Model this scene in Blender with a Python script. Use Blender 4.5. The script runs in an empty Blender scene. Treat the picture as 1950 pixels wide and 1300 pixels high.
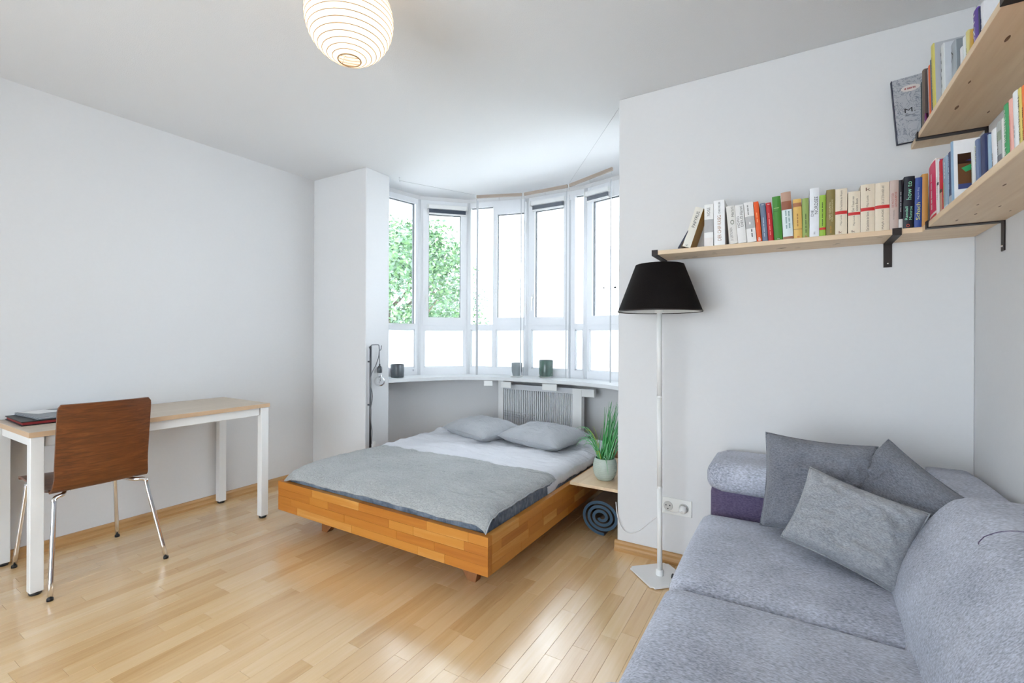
import bpy, bmesh, math, random
from mathutils import Vector, Matrix, noise as mnoise
random.seed(7)
R = math.radians
scene = bpy.context.scene
C = scene.collection

# ------------------------------------------------------------------ camera
CAM = Vector((0, 0, 1.15))
cam = bpy.data.cameras.new('camera'); cam_o = bpy.data.objects.new('camera', cam); C.objects.link(cam_o)
cam.sensor_fit = 'HORIZONTAL'; cam.sensor_width = 36.0
cam.lens = 36.0 * 886.5 / 1950.0
cam.shift_y = -(650 - 641.1) / 1950.0
cam.clip_start = 0.02; cam.clip_end = 200
cam_o.matrix_world = (Matrix.Translation(CAM) @ Matrix.Rotation(0.5415, 4, 'Z') @ Matrix.Rotation(R(90), 4, 'X')
                      @ Matrix.Rotation(0.0046, 4, 'Z'))
scene.camera = cam_o

# ------------------------------------------------------------------ sky and exposure
SKY = 5.6
w = bpy.data.worlds.new('sky'); scene.world = w; w.use_nodes = True
w.node_tree.nodes['Background'].inputs[0].default_value = (0.885, 0.96, 1.06, 1)
w.node_tree.nodes['Background'].inputs[1].default_value = SKY
vs = scene.view_settings
vs.view_transform = 'Standard'; vs.look = 'None'; vs.gamma = 1.0; vs.use_curve_mapping = False
vs.exposure = 0.70
scene.cycles.max_bounces = 7; scene.cycles.diffuse_bounces = 5; scene.cycles.transparent_max_bounces = 14
scene.cycles.sample_clamp_indirect = 6.0
scene.cycles.use_denoising = True; scene.cycles.adaptive_threshold = 0.035

# ------------------------------------------------------------------ materials
MATS = {}
def nodes_of(name):
    m = bpy.data.materials.new(name); m.use_nodes = True
    nt = m.node_tree
    return m, nt, nt.nodes['Principled BSDF']
def N(nt, t, **kw):
    n = nt.nodes.new(t)
    for k, v in kw.items(): setattr(n, k, v)
    return n
def bump(nt, b, fac_socket, strength, dist=0.002):
    n = N(nt, 'ShaderNodeBump'); n.inputs['Strength'].default_value = strength; n.inputs['Distance'].default_value = dist
    nt.links.new(fac_socket, n.inputs['Height']); nt.links.new(n.outputs[0], b.inputs['Normal'])
def plain(name, col, rough=0.5, metal=0.0, spec=0.5, var=0.06, scale=30, bs=0.0, coat=0.0):
    """solid colour with faint procedural variation"""
    if name in MATS: return MATS[name]
    m, nt, b = nodes_of(name)
    tc = N(nt, 'ShaderNodeTexCoord'); nz = N(nt, 'ShaderNodeTexNoise'); nz.inputs['Scale'].default_value = scale; nz.inputs['Detail'].default_value = 4
    nt.links.new(tc.outputs['Object'], nz.inputs['Vector'])
    mx = N(nt, 'ShaderNodeMix', data_type='RGBA')
    mx.inputs[6].default_value = (*[c * (1 - var) for c in col], 1); mx.inputs[7].default_value = (*[min(1, c * (1 + var)) for c in col], 1)
    nt.links.new(nz.outputs['Fac'], mx.inputs[0]); nt.links.new(mx.outputs[2], b.inputs['Base Color'])
    b.inputs['Roughness'].default_value = rough; b.inputs['Metallic'].default_value = metal
    b.inputs['Specular IOR Level'].default_value = spec; b.inputs['Coat Weight'].default_value = coat
    if bs: bump(nt, b, nz.outputs['Fac'], bs)
    MATS[name] = m; return m
def wood(name, cols, axis='Y', rough=0.4, spread=1.0, grain=0.35, scale=1.0, coat=0.0, bs=0.1):
    """procedural timber: per-piece tone from the object's random number, long grain along axis"""
    if name in MATS: return MATS[name]
    m, nt, b = nodes_of(name)
    oi = N(nt, 'ShaderNodeObjectInfo'); geo = N(nt, 'ShaderNodeNewGeometry'); tc = N(nt, 'ShaderNodeTexCoord')
    ad = N(nt, 'ShaderNodeMath', operation='ADD'); nt.links.new(oi.outputs['Random'], ad.inputs[0]); nt.links.new(geo.outputs['Random Per Island'], ad.inputs[1])
    fr = N(nt, 'ShaderNodeMath', operation='FRACT'); nt.links.new(ad.outputs[0], fr.inputs[0])
    mul = N(nt, 'ShaderNodeMath', operation='MULTIPLY'); mul.inputs[1].default_value = 40; nt.links.new(fr.outputs[0], mul.inputs[0])
    off = N(nt, 'ShaderNodeVectorMath', operation='ADD'); nt.links.new(tc.outputs['Object'], off.inputs[0]); nt.links.new(mul.outputs[0], off.inputs[1])
    mp = N(nt, 'ShaderNodeMapping'); s = {'X': (1.6, 26, 26), 'Y': (26, 1.6, 26), 'Z': (26, 26, 1.6)}[axis]
    mp.inputs['Scale'].default_value = tuple(k * scale for k in s); nt.links.new(off.outputs[0], mp.inputs['Vector'])
    n1 = N(nt, 'ShaderNodeTexNoise'); n1.inputs['Scale'].default_value = 1.0; n1.inputs['Detail'].default_value = 5; n1.inputs['Distortion'].default_value = 0.9
    nt.links.new(mp.outputs[0], n1.inputs['Vector'])
    n2 = N(nt, 'ShaderNodeTexNoise'); n2.inputs['Scale'].default_value = 5.0; n2.inputs['Detail'].default_value = 3
    nt.links.new(mp.outputs[0], n2.inputs['Vector'])
    # tone = random*spread + grain
    a = N(nt, 'ShaderNodeMath', operation='MULTIPLY'); a.inputs[1].default_value = spread * (1 - grain); nt.links.new(fr.outputs[0], a.inputs[0])
    g = N(nt, 'ShaderNodeMath', operation='MULTIPLY_ADD'); g.inputs[1].default_value = grain * 1.5; nt.links.new(n1.outputs['Fac'], g.inputs[0]); nt.links.new(a.outputs[0], g.inputs[2])
    g2 = N(nt, 'ShaderNodeMath', operation='MULTIPLY_ADD'); g2.inputs[1].default_value = grain * 0.5; nt.links.new(n2.outputs['Fac'], g2.inputs[0]); nt.links.new(g.outputs[0], g2.inputs[2])
    sb = N(nt, 'ShaderNodeMath', operation='SUBTRACT'); sb.inputs[1].default_value = grain * 0.5; nt.links.new(g2.outputs[0], sb.inputs[0])
    cr = N(nt, 'ShaderNodeValToRGB'); e = cr.color_ramp.elements
    e[0].position = 0.0; e[0].color = (*cols[0], 1); e[1].position = 1.0; e[1].color = (*cols[-1], 1)
    for i, c in enumerate(cols[1:-1]): k = e.new((i + 1) / (len(cols) - 1)); k.color = (*c, 1)
    nt.links.new(sb.outputs[0], cr.inputs[0]); nt.links.new(cr.outputs[0], b.inputs['Base Color'])
    b.inputs['Roughness'].default_value = rough; b.inputs['Coat Weight'].default_value = coat; b.inputs['Coat Roughness'].default_value = 0.20; b.inputs['Coat IOR'].default_value = 1.6
    bump(nt, b, n2.outputs['Fac'], bs, 0.001)
    MATS[name] = m; return m
def fabric(name, c1, c2, scale=600, bs=0.35, rough=0.95, crease=0.0, crease_scale=(14, 60, 20)):
    if name in MATS: return MATS[name]
    m, nt, b = nodes_of(name)
    tc = N(nt, 'ShaderNodeTexCoord')
    mp = N(nt, 'ShaderNodeMapping'); mp.inputs['Scale'].default_value = (scale * .35, scale, scale * .6); nt.links.new(tc.outputs['Object'], mp.inputs['Vector'])
    nz = N(nt, 'ShaderNodeTexNoise'); nz.inputs['Scale'].default_value = 1; nz.inputs['Detail'].default_value = 2; nt.links.new(mp.outputs[0], nz.inputs['Vector'])
    big = N(nt, 'ShaderNodeTexNoise'); big.inputs['Scale'].default_value = 6; big.inputs['Detail'].default_value = 3; nt.links.new(tc.outputs['Object'], big.inputs['Vector'])
    av = N(nt, 'ShaderNodeMath', operation='MULTIPLY_ADD'); av.inputs[1].default_value = 0.35; nt.links.new(big.outputs['Fac'], av.inputs[0])
    hf = N(nt, 'ShaderNodeMath', operation='MULTIPLY'); hf.inputs[1].default_value = 0.75; nt.links.new(nz.outputs['Fac'], hf.inputs[0]); nt.links.new(hf.outputs[0], av.inputs[2])
    cr = N(nt, 'ShaderNodeValToRGB'); e = cr.color_ramp.elements
    e[0].position = .3; e[0].color = (*c1, 1); e[1].position = .75; e[1].color = (*c2, 1)
    nt.links.new(av.outputs[0], cr.inputs[0]); nt.links.new(cr.outputs[0], b.inputs['Base Color'])
    b.inputs['Roughness'].default_value = rough; b.inputs['Specular IOR Level'].default_value = 0.15 if sum(c2) > .1 else 0.05; b.inputs['Sheen Weight'].default_value = 0.15 if sum(c2) > .1 else 0.0
    if crease:
        mp2 = N(nt, 'ShaderNodeMapping'); mp2.inputs['Scale'].default_value = crease_scale; nt.links.new(tc.outputs['Object'], mp2.inputs['Vector'])
        n3 = N(nt, 'ShaderNodeTexNoise'); n3.inputs['Scale'].default_value = 1; n3.inputs['Detail'].default_value = 4; n3.inputs['Distortion'].default_value = 1.2
        nt.links.new(mp2.outputs[0], n3.inputs['Vector'])
        sm = N(nt, 'ShaderNodeMath', operation='MULTIPLY_ADD'); sm.inputs[1].default_value = crease; nt.links.new(n3.outputs['Fac'], sm.inputs[0])
        h2 = N(nt, 'ShaderNodeMath', operation='MULTIPLY'); h2.inputs[1].default_value = bs; nt.links.new(nz.outputs['Fac'], h2.inputs[0]); nt.links.new(h2.outputs[0], sm.inputs[2])
        bump(nt, b, sm.outputs[0], 0.8, 0.006)
    else:
        bump(nt, b, nz.outputs['Fac'], bs, 0.002)
    MATS[name] = m; return m
def see_through(name, col, t, rough_gloss=None, translucent=True):
    """t = share of light passing straight; the rest is scattered through (film, sheer) or mirrored (clear glass)"""
    if name in MATS: return MATS[name]
    m = bpy.data.materials.new(name); m.use_nodes = True; nt = m.node_tree; nt.nodes.clear()
    out = N(nt, 'ShaderNodeOutputMaterial'); tr = N(nt, 'ShaderNodeBsdfTransparent'); tr.inputs[0].default_value = (*col, 1)
    mx = N(nt, 'ShaderNodeMixShader')
    if rough_gloss is not None:
        o = N(nt, 'ShaderNodeBsdfGlossy'); o.inputs['Roughness'].default_value = rough_gloss
        f = N(nt, 'ShaderNodeFresnel'); f.inputs[0].default_value = 1.35; nt.links.new(f.outputs[0], mx.inputs[0])
    else:
        tl = N(nt, 'ShaderNodeBsdfTranslucent'); tl.inputs[0].default_value = (*col, 1)
        df = N(nt, 'ShaderNodeBsdfDiffuse'); df.inputs[0].default_value = (*col, 1)
        o = N(nt, 'ShaderNodeMixShader'); o.inputs[0].default_value = 0.35; nt.links.new(tl.outputs[0], o.inputs[1]); nt.links.new(df.outputs[0], o.inputs[2])
        nz = N(nt, 'ShaderNodeTexNoise'); nz.inputs['Scale'].default_value = 40
        mr = N(nt, 'ShaderNodeMapRange'); mr.inputs[3].default_value = max(0, 1 - t - .03); mr.inputs[4].default_value = min(1, 1 - t + .03)
        nt.links.new(nz.outputs['Fac'], mr.inputs[0]); nt.links.new(mr.outputs[0], mx.inputs[0])
    nt.links.new(tr.outputs[0], mx.inputs[1]); nt.links.new(o.outputs[0], mx.inputs[2]); nt.links.new(mx.outputs[0], out.inputs[0])
    MATS[name] = m; return m

M_WALL = plain('wall_paint', (0.715, 0.715, 0.72), 0.9, spec=.2, var=.015, scale=60, bs=.12)
M_CEIL = plain('ceiling_paint', (0.745, 0.75, 0.76), 0.95, spec=.1, var=.02, scale=220, bs=.5)
M_FLOOR = wood('oak_parquet', [(.60, .36, .145), (.73, .48, .23), (.80, .56, .30), (.87, .66, .40)], 'Y', 0.27, .95, .45, 1.0, coat=1.0)
M_BASE = wood('oak_skirting', [(.42, .22, .07), (.52, .30, .12), (.58, .35, .16)], 'Y', 0.4, .6, .4, 1.0)
M_BED = wood('oiled_oak_x', [(.36, .105, .010), (.50, .180, .022), (.57, .235, .036), (.74, .42, .14)], 'X', 0.42, 1.0, .35)
M_BEDY = wood('oiled_oak_y', [(.36, .105, .010), (.50, .180, .022), (.57, .235, .036), (.74, .42, .14)], 'Y', 0.42, 1.0, .35)
M_PINEX = wood('pine_x', [(.66, .46, .28), (.80, .62, .42), (.86, .71, .53)], 'X', 0.5, .35, .55)
M_PINEY = wood('pine_y', [(.66, .46, .28), (.80, .62, .42), (.86, .71, .53)], 'Y', 0.5, .35, .55)
M_DESK = wood('pale_birch_laminate', [(.50, .41, .32), (.60, .51, .41), (.66, .58, .48)], 'Y', 0.45, .3, .6)
M_DESKEDGE = plain('birch_edge', (.58, .40, .25), .5)
M_CHAIR = wood('walnut_veneer', [(.05, .014, .004), (.17, .05, .012), (.30, .115, .03)], 'Y', 0.36, .10, .75, 3.2, coat=.2, bs=.35)
M_WHITE = plain('white_lacquer', (.80, .80, .79), .35, var=.01)
M_UPVC = plain('white_window_frame', (.83, .84, .86), .35, var=.01)
M_CHROME = plain('chrome', (.80, .80, .82), .12, 1.0, var=.02)
M_BLACKP = plain('black_plastic', (.012, .012, .013), .5)
M_BLACKM = plain('dark_bronze_steel', (.022, .014, .012), .5, .3)
M_SOFA = fabric('grey_blue_weave', (.20, .215, .27), (.66, .69, .79), 300, .6)
M_SOFA2 = fabric('violet_grey_weave', (.065, .05, .105), (.16, .13, .22), 300, .5)
M_CUSHD = fabric('dark_grey_cushion', (.10, .107, .13), (.27, .28, .32), 380, .4)
M_CUSHL = fabric('light_grey_cushion', (.19, .20, .22), (.47, .485, .51), 380, .4)
M_BLANKET = fabric('grey_blanket', (.31, .325, .33), (.50, .515, .515), 260, .5, crease=2.2, crease_scale=(22, 80, 20))
M_SHEET = fabric('pale_lilac_sheet', (.66, .67, .715), (.77, .78, .825), 900, .1, crease=2.2, crease_scale=(7, 22, 10))
M_PILLOW = fabric('grey_pillowcase', (.36, .375, .40), (.49, .505, .53), 900, .15, crease=2.0, crease_scale=(9, 26, 12))
M_MATT = fabric('blue_mattress_cover', (.06, .08, .115), (.27, .32, .39), 60, .5, crease=1.5, crease_scale=(70, 70, 4))
M_SHADE = fabric('black_shade_cloth', (.006, .005, .005), (.018, .015, .014), 900, .5, .75)
M_GLASS = see_through('clear_glass', (.97, .985, .98), .95, 0.02)
M_FROST = see_through('frosted_film', (.95, .96, .97), .12)
M_SHEER = see_through('sheer_voile', (.97, .975, .985), .93)
M_SHEER2 = plain('sheer_hem', (.50, .52, .55), .9, var=.02)
M_BULB = see_through('bulb_glass', (.96, .96, .96), .9, 0.02)
M_RAD = plain('radiator_grey', (.62, .63, .65), .5)
M_RADD = plain('radiator_gap', (.20, .20, .215), .7)
M_PAGES = plain('book_pages', (.66, .60, .50), .9, var=.1, scale=400)
M_PLASTICW = plain('white_plastic', (.80, .80, .78), .35, var=.01)
M_CABLEW = plain('white_cable', (.78, .78, .78), .5)
M_CABLEG = plain('grey_cable', (.20, .20, .21), .6)
M_TIN = plain('dark_zinc', (.14, .15, .16), .35, .85, var=.5, scale=14)

# ------------------------------------------------------------------ object helpers
def link(o, parent=None):
    C.objects.link(o)
    if parent is not None: o.parent = parent
    return o
def tag(o, label=None, cat=None, group=None, kind=None):
    if label: o['label'] = label
    if cat: o['category'] = cat
    if group: o['group'] = group
    if kind: o['kind'] = kind
    return o
def empty(name, loc=(0, 0, 0), rz=0.0):
    o = bpy.data.objects.new(name, None); o.empty_display_size = .05; o.location = loc; o.rotation_euler = (0, 0, rz); C.objects.link(o); return o
def mesh_obj(name, verts, faces, mat, parent=None, smooth=False):
    me = bpy.data.meshes.new(name); me.from_pydata([tuple(v) for v in verts], [], faces); me.update()
    if mat: me.materials.append(mat)
    if smooth:
        for p in me.polygons: p.use_smooth = True
    return link(bpy.data.objects.new(name, me), parent)
def bm_obj(name, bm, mat, parent=None, smooth=False):
    bmesh.ops.recalc_face_normals(bm, faces=bm.faces[:])
    me = bpy.data.meshes.new(name); bm.to_mesh(me); bm.free()
    me.materials.append(mat)
    if smooth:
        for p in me.polygons: p.use_smooth = True
    return link(bpy.data.objects.new(name, me), parent)
BOXF = [(0, 3, 2, 1), (4, 5, 6, 7), (0, 1, 5, 4), (1, 2, 6, 5), (2, 3, 7, 6), (3, 0, 4, 7)]
def box_vf(x0, x1, y0, y1, z0, z1):
    return [(x0, y0, z0), (x1, y0, z0), (x1, y1, z0), (x0, y1, z0), (x0, y0, z1), (x1, y0, z1), (x1, y1, z1), (x0, y1, z1)]
def box(name, a, b, mat, parent=None, bev=0.0, seg=2):
    """box between corners a and b, optionally bevelled"""
    bm = bmesh.new(); vs_ = [bm.verts.new(v) for v in box_vf(a[0], b[0], a[1], b[1], a[2], b[2])]
    for f in BOXF: bm.faces.new([vs_[i] for i in f])
    if bev: bmesh.ops.bevel(bm, geom=bm.edges[:], offset=bev, segments=seg, profile=.7, affect='EDGES')
    return bm_obj(name, bm, mat, parent, smooth=False)
def boxes(name, lst, mat, parent=None):
    vs_, fs = [], []
    for a, b in lst:
        k = len(vs_); vs_ += box_vf(a[0], b[0], a[1], b[1], a[2], b[2]); fs += [tuple(i + k for i in f) for f in BOXF]
    return mesh_obj(name, vs_, fs, mat, parent)
def tube_vf(pts, r, n=10, closed=False, caps=True):
    pts = [Vector(p) for p in pts]; m = len(pts); vs_, fs = [], []
    prev = None
    for i, p in enumerate(pts):
        if closed: t = pts[(i + 1) % m] - pts[i - 1]
        else: t = pts[min(i + 1, m - 1)] - pts[max(i - 1, 0)]
        t.normalize()
        if prev is None:
            up = Vector((0, 0, 1)) if abs(t.z) < .9 else Vector((1, 0, 0)); u = t.cross(up).normalized()
        else:
            u = (prev - t * prev.dot(t)).normalized()
        prev = u; v = t.cross(u); rr = r[i] if isinstance(r, (list, tuple)) else r
        for k in range(n):
            a = 2 * math.pi * k / n; vs_.append(p + (u * math.cos(a) + v * math.sin(a)) * rr)
    for i in range(m if closed else m - 1):
        j = (i + 1) % m
        for k in range(n): fs.append((i * n + k, i * n + (k + 1) % n, j * n + (k + 1) % n, j * n + k))
    if caps and not closed: fs.append(tuple(range(n))[::-1]); fs.append(tuple(range((m - 1) * n, m * n)))
    return vs_, fs
def tube(name, pts, r, mat, parent=None, n=10, closed=False):
    v, f = tube_vf(pts, r, n, closed); return mesh_obj(name, v, f, mat, parent, True)
def lathe(name, prof, mat, parent=None, loc=(0, 0, 0), n=40, cap=False):
    """prof: list of (radius, z)"""
    vs_, fs = [], []
    for (r, z) in prof:
        for k in range(n):
            a = 2 * math.pi * k / n; vs_.append((loc[0] + r * math.cos(a), loc[1] + r * math.sin(a), loc[2] + z))
    for i in range(len(prof) - 1):
        for k in range(n): fs.append((i * n + k, i * n + (k + 1) % n, (i + 1) * n + (k + 1) % n, (i + 1) * n + k))
    if cap: fs.append(tuple(range(n))[::-1]); fs.append(tuple(range((len(prof) - 1) * n, len(prof) * n)))
    return mesh_obj(name, vs_, fs, mat, parent, True)
def smooth_path(pts, n=8):
    """Catmull-Rom through pts"""
    P = [Vector(p) for p in pts]; P = [P[0] * 2 - P[1]] + P + [P[-1] * 2 - P[-2]]; out = []
    for i in range(1, len(P) - 2):
        for k in range(n):
            t = k / n; a, b, c, d = P[i - 1], P[i], P[i + 1], P[i + 2]
            out.append(.5 * ((2 * b) + (c - a) * t + (2 * a - 5 * b + 4 * c - d) * t * t + (3 * b - a - 3 * c + d) * t ** 3))
    out.append(P[-2]); return out
def rbox(name, a, b, r, mat, parent=None, n=14, bulge=(0, 0, 0), warp=None):
    """soft upholstered box: rounded edges radius r, faces bulged by the given amounts"""
    a = Vector(a); b = Vector(b); c = (a + b) / 2; h = (b - a) / 2
    bm = bmesh.new(); bmesh.ops.create_cube(bm, size=2)
    bmesh.ops.subdivide_edges(bm, edges=bm.edges[:], cuts=n, use_grid_fill=True)
    for v in bm.verts:
        u = v.co.copy(); p = Vector((u.x * h.x, u.y * h.y, u.z * h.z))
        q = Vector([max(-(h[i] - r), min(h[i] - r, p[i])) for i in range(3)]); d = p - q
        if d.length > 1e-9: p = q + d.normalized() * r * min(1.0, max(abs(d[i]) / r for i in range(3)))
        for i in range(3):
            j, k = [m for m in range(3) if m != i]
            p[i] += bulge[i] * u[i] * (1 - u[j] ** 2) * (1 - u[k] ** 2)
        v.co = c + p
        if warp: v.co = warp(v.co)
    return bm_obj(name, bm, mat, parent, True)
def fbm(x, y, z=0.0): return mnoise.fractal(Vector((x, y, z)), 1.0, 2.0, 4)
def text(name, body, mat, parent, origin, ex, ey, length, height, ax='LEFT'):
    """lettering lying in the plane (ex, ey), fitted to length x height; origin = lower-left corner"""
    cu = bpy.data.curves.new(name, 'FONT'); cu.body = body; cu.size = 1.0; cu.extrude = 0.0; cu.resolution_u = 2
    cu.materials.append(mat)
    o = link(bpy.data.objects.new(name, cu), parent); TEXTS.append((o, Vector(origin), Vector(ex), Vector(ey), length, height)); return o
TEXTS = []
def fit_texts():
    bpy.context.view_layer.update()
    for o, og, ex, ey, L, H in TEXTS:
        bb = [Vector(c) for c in o.bound_box]; x0 = min(c.x for c in bb); x1 = max(c.x for c in bb); y0 = min(c.y for c in bb); y1 = max(c.y for c in bb)
        sx = L / max(1e-4, x1 - x0); sy = H / max(1e-4, y1 - y0); ez = ex.cross(ey)
        m = Matrix(((ex.x * sx, ey.x * sy, ez.x, 0), (ex.y * sx, ey.y * sy, ez.y, 0), (ex.z * sx, ey.z * sy, ez.z, 0), (0, 0, 0, 1)))
        t = og - ex * x0 * sx - ey * y0 * sy
        # bake into the curve data so the object stays unsheared
        dg = bpy.context.evaluated_depsgraph_get()
        me = bpy.data.meshes.new_from_object(o.evaluated_get(dg))
        mm = Matrix.Translation(t) @ m; me.transform(mm)
        par = o.parent; nm = o.name
        n_ = bpy.data.objects.new(nm + '_', me); cu = o.data; bpy.data.objects.remove(o); bpy.data.curves.remove(cu)
        n_.name = nm; link(n_, par)

# ------------------------------------------------------------------ room measures (metres)
XL, YW, XR, ZC, XP, XB = -3.4035, 2.4604, .6059, 2.4365, -2.7797, -.8077
YB = -1.9        # wall behind the viewer
PIER = 2.70      # inner end of the piers beside the bay
V = [(-3.03, 2.70), (-2.93, 3.22), (-2.61, 3.55), (-2.06, 3.69), (-1.50, 3.69), (-.98, 3.55), (-.66, 3.22), (-.56, 2.70)]
SILL = .80

def struct(o): o['kind'] = 'structure'; return o
# floor: sub-floor slab with every strip of parquet laid on it
floor = struct(box('floor', (XL - .2, YB - .2, -.12), (XR + .2, 3.95, -.016), plain('subfloor', (.10, .06, .03), .8)))
def px_of(p):
    d = Vector(p) - CAM; th = .5415
    r = Vector((math.cos(th), math.sin(th), 0)); f = Vector((-math.sin(th), math.cos(th), 0)); z = d.dot(f)
    return (0, 0, -1) if z < .2 else (975 + 886.5 * d.dot(r) / z, 641 - 886.5 * d.z / z, z)
rest_v, rest_f = [], []; strips = []
SW = .066; rowi = 0; x = XL
while x < XR - .001:
    x1 = min(x + SW, XR); y = YB - random.random() * .4
    while y < 3.75:
        L = random.choice([.28, .36, .42, .5, .58, .66]); strips.append((x, x1, max(y, YB), min(y + L, 3.75))); y += L
    x = x1
def seen(s):
    c = ((s[0] + s[1]) / 2, (s[2] + s[3]) / 2, 0); a, b_, z = px_of(c)
    if z < 0 or not (-150 < a < 2000 and b_ < 1420): return -1
    if c[1] > 2.46 or (c[0] > -.25) or (c[0] < -1.15 and c[0] > -2.6 and c[1] > 1.95): return -1
    return 1 / z
strips = [s for s in strips if s[3] - s[2] > .03]
order = sorted(strips, key=seen, reverse=True); front = [s for s in order if seen(s) > 0][:300]; fs_ = set(front)
def strip_vf(s, cx=0, cy=0):
    g = .00018; e = .0006; x0, x1, y0, y1 = s[0] + g - cx, s[1] - g - cx, s[2] + g - cy, s[3] - g - cy
    v = [(x0, y0, -.014), (x1, y0, -.014), (x1, y1, -.014), (x0, y1, -.014), (x0, y0, -e), (x1, y0, -e), (x1, y1, -e), (x0, y1, -e),
         (x0 + e, y0 + e, 0), (x1 - e, y0 + e, 0), (x1 - e, y1 - e, 0), (x0 + e, y1 - e, 0)]
    f = [(0, 1, 5, 4), (1, 2, 6, 5), (2, 3, 7, 6), (3, 0, 4, 7), (4, 5, 9, 8), (5, 6, 10, 9), (6, 7, 11, 10), (7, 4, 8, 11), (8, 9, 10, 11)]
    return v, f
for s in strips:
    if s in fs_:
        cx, cy = (s[0] + s[1]) / 2, (s[2] + s[3]) / 2; v, f = strip_vf(s, cx, cy)
        o = mesh_obj('plank', v, f, M_FLOOR, floor); o.location = (cx, cy, 0)
    else:
        v, f = strip_vf(s); k = len(rest_v); rest_v += v; rest_f += [tuple(i + k for i in q) for q in f]
o = mesh_obj('plank_field', rest_v, rest_f, M_FLOOR, floor); o['kind'] = 'stuff'

# walls and ceiling
struct(box('ceiling', (XL - .2, YB - .2, ZC), (XR + .2, 3.95, ZC + .15), M_CEIL))
struct(box('wall_left', (XL - .2, YB - .2, -.02), (XL, PIER + .05, ZC), M_WALL))
struct(box('wall_right', (XR, YB - .2, -.02), (XR + .2, PIER, ZC), M_WALL))
struct(box('wall_far_left', (XL, YW, -.02), (XP, PIER, ZC), M_WALL, bev=.004, seg=1))
struct(box('wall_far_right', (XB, YW, -.02), (XR, PIER, ZC), M_WALL, bev=.004, seg=1))
# unseen wall behind the viewer; its glazed opening is added to light the room
OX0, OX1, OZ0, OZ1 = -2.5, .1, .06, 2.1
struct(boxes('wall_behind', [((XL, YB - .2, -.02), (OX0, YB, ZC)), ((OX1, YB - .2, -.02), (XR, YB, ZC)), ((OX0, YB - .2, OZ1), (OX1, YB, ZC)), ((OX0, YB - .2, -.02), (OX1, YB, OZ0))], M_WALL))
wb = tag(empty('window_8', (0, 0, 0)), kind='structure')
f_ = .06
boxes('frame', [((OX0, YB - .12, OZ0), (OX1, YB - .06, OZ0 + f_)), ((OX0, YB - .12, OZ1 - f_), (OX1, YB - .06, OZ1))] +
      [((xx - f_ / 2, YB - .12, OZ0), (xx + f_ / 2, YB - .06, OZ1)) for xx in (OX0 + f_ / 2, OX0 + (OX1 - OX0) / 3, OX0 + (OX1 - OX0) * 2 / 3, OX1 - f_ / 2)], M_UPVC, wb)
for k in range(3):
    box('pane', (OX0 + k * (OX1 - OX0) / 3 + .04, YB - .095, OZ0 + f_), (OX0 + (k + 1) * (OX1 - OX0) / 3 - .04, YB - .09, OZ1 - f_), M_GLASS, wb)

# skirting boards (profiled)
def skirting(name, a, b, nrm, mat):
    """a,b floor points along the wall, nrm points into the room"""
    prof = [(0, 0), (.019, 0), (.019, .014), (.015, .020), (.013, .030), (.014, .042), (.009, .052), (0, .055)]
    a = Vector((*a, 0)); b = Vector((*b, 0)); n_ = Vector((*nrm, 0)); vs_ = []; k = len(prof)
    for p in (a, b):
        for (d, z) in prof: vs_.append(p + n_ * d + Vector((0, 0, z)))
    fs = [(i, (i + 1) % k, k + (i + 1) % k, k + i) for i in range(k)] + [tuple(range(k))[::-1], tuple(range(k, 2 * k))]
    return struct(mesh_obj(name, vs_, fs, mat))
M_BASEX = wood('oak_skirting_x', [(.42, .22, .07), (.52, .30, .12), (.58, .35, .16)], 'X', 0.4, .6, .4, 1.0)
skirting('baseboard_left', (XL, YB), (XL, YW), (1, 0), M_BASE)
skirting('baseboard_far_right', (XB - .012, YW), (XR, YW), (0, -1), M_BASEX)
skirting('baseboard_far_left', (XL, YW), (XP, YW), (0, -1), M_BASEX)
skirting('baseboard_right', (XR, YB), (XR, YW), (-1, 0), M_BASE)

# bay: parapet under the windows, band over them, lintel
def bay_strip(name, z0, z1, t0, t1, mat, V=V, smooth=False):
    """prism following the bay polygon, from t0 to t1 outward of it"""
    def off(t):
        out = []
        for i, p in enumerate(V):
            p = Vector((*p, 0)); ns = []
            for j in (i - 1, i):
                if 0 <= j < len(V) - 1:
                    d = (Vector((*V[j + 1], 0)) - Vector((*V[j], 0))).normalized(); ns.append(Vector((-d.y, d.x, 0)))
            n_ = sum(ns, Vector()).normalized(); out.append(p + n_ * t / max(.3, n_.dot(ns[0])))
        return out
    A, B = off(t0), off(t1); k = len(V); vs_ = []
    for z in (z0, z1):
        vs_ += [(p.x, p.y, z) for p in A] + [(p.x, p.y, z) for p in B]
    fs = []
    for i in range(k - 1):
        fs += [(i, i + 1, 2 * k + i + 1, 2 * k + i), (k + i + 1, k + i, 3 * k + i, 3 * k + i + 1), (i, k + i, k + i + 1, i + 1), (2 * k + i, 2 * k + i + 1, 3 * k + i + 1, 3 * k + i)]
    fs += [(0, 2 * k, 3 * k, k), (k - 1, 2 * k - 1, 4 * k - 1, 3 * k - 1)]
    bm = bmesh.new(); vv = [bm.verts.new(v) for v in vs_]
    for f in fs: bm.faces.new([vv[i] for i in f])
    if smooth:
        bmesh.ops.recalc_face_normals(bm, faces=bm.faces[:]); bmesh.ops.split_edges(bm, edges=[e for e in bm.edges if len(e.link_faces) == 2 and e.calc_face_angle() > R(40)])
    return bm_obj(name, bm, mat, None, smooth)
VS = [(q.x, q.y) for q in smooth_path([(a, b, 0) for a, b in V], 6)]
struct(bay_strip('wall_bay', -.02, SILL - .0006, 0, .16, M_WALL, VS, True))
struct(bay_strip('trim_1', 2.405, ZC, -.005, .16, M_WALL))

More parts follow.
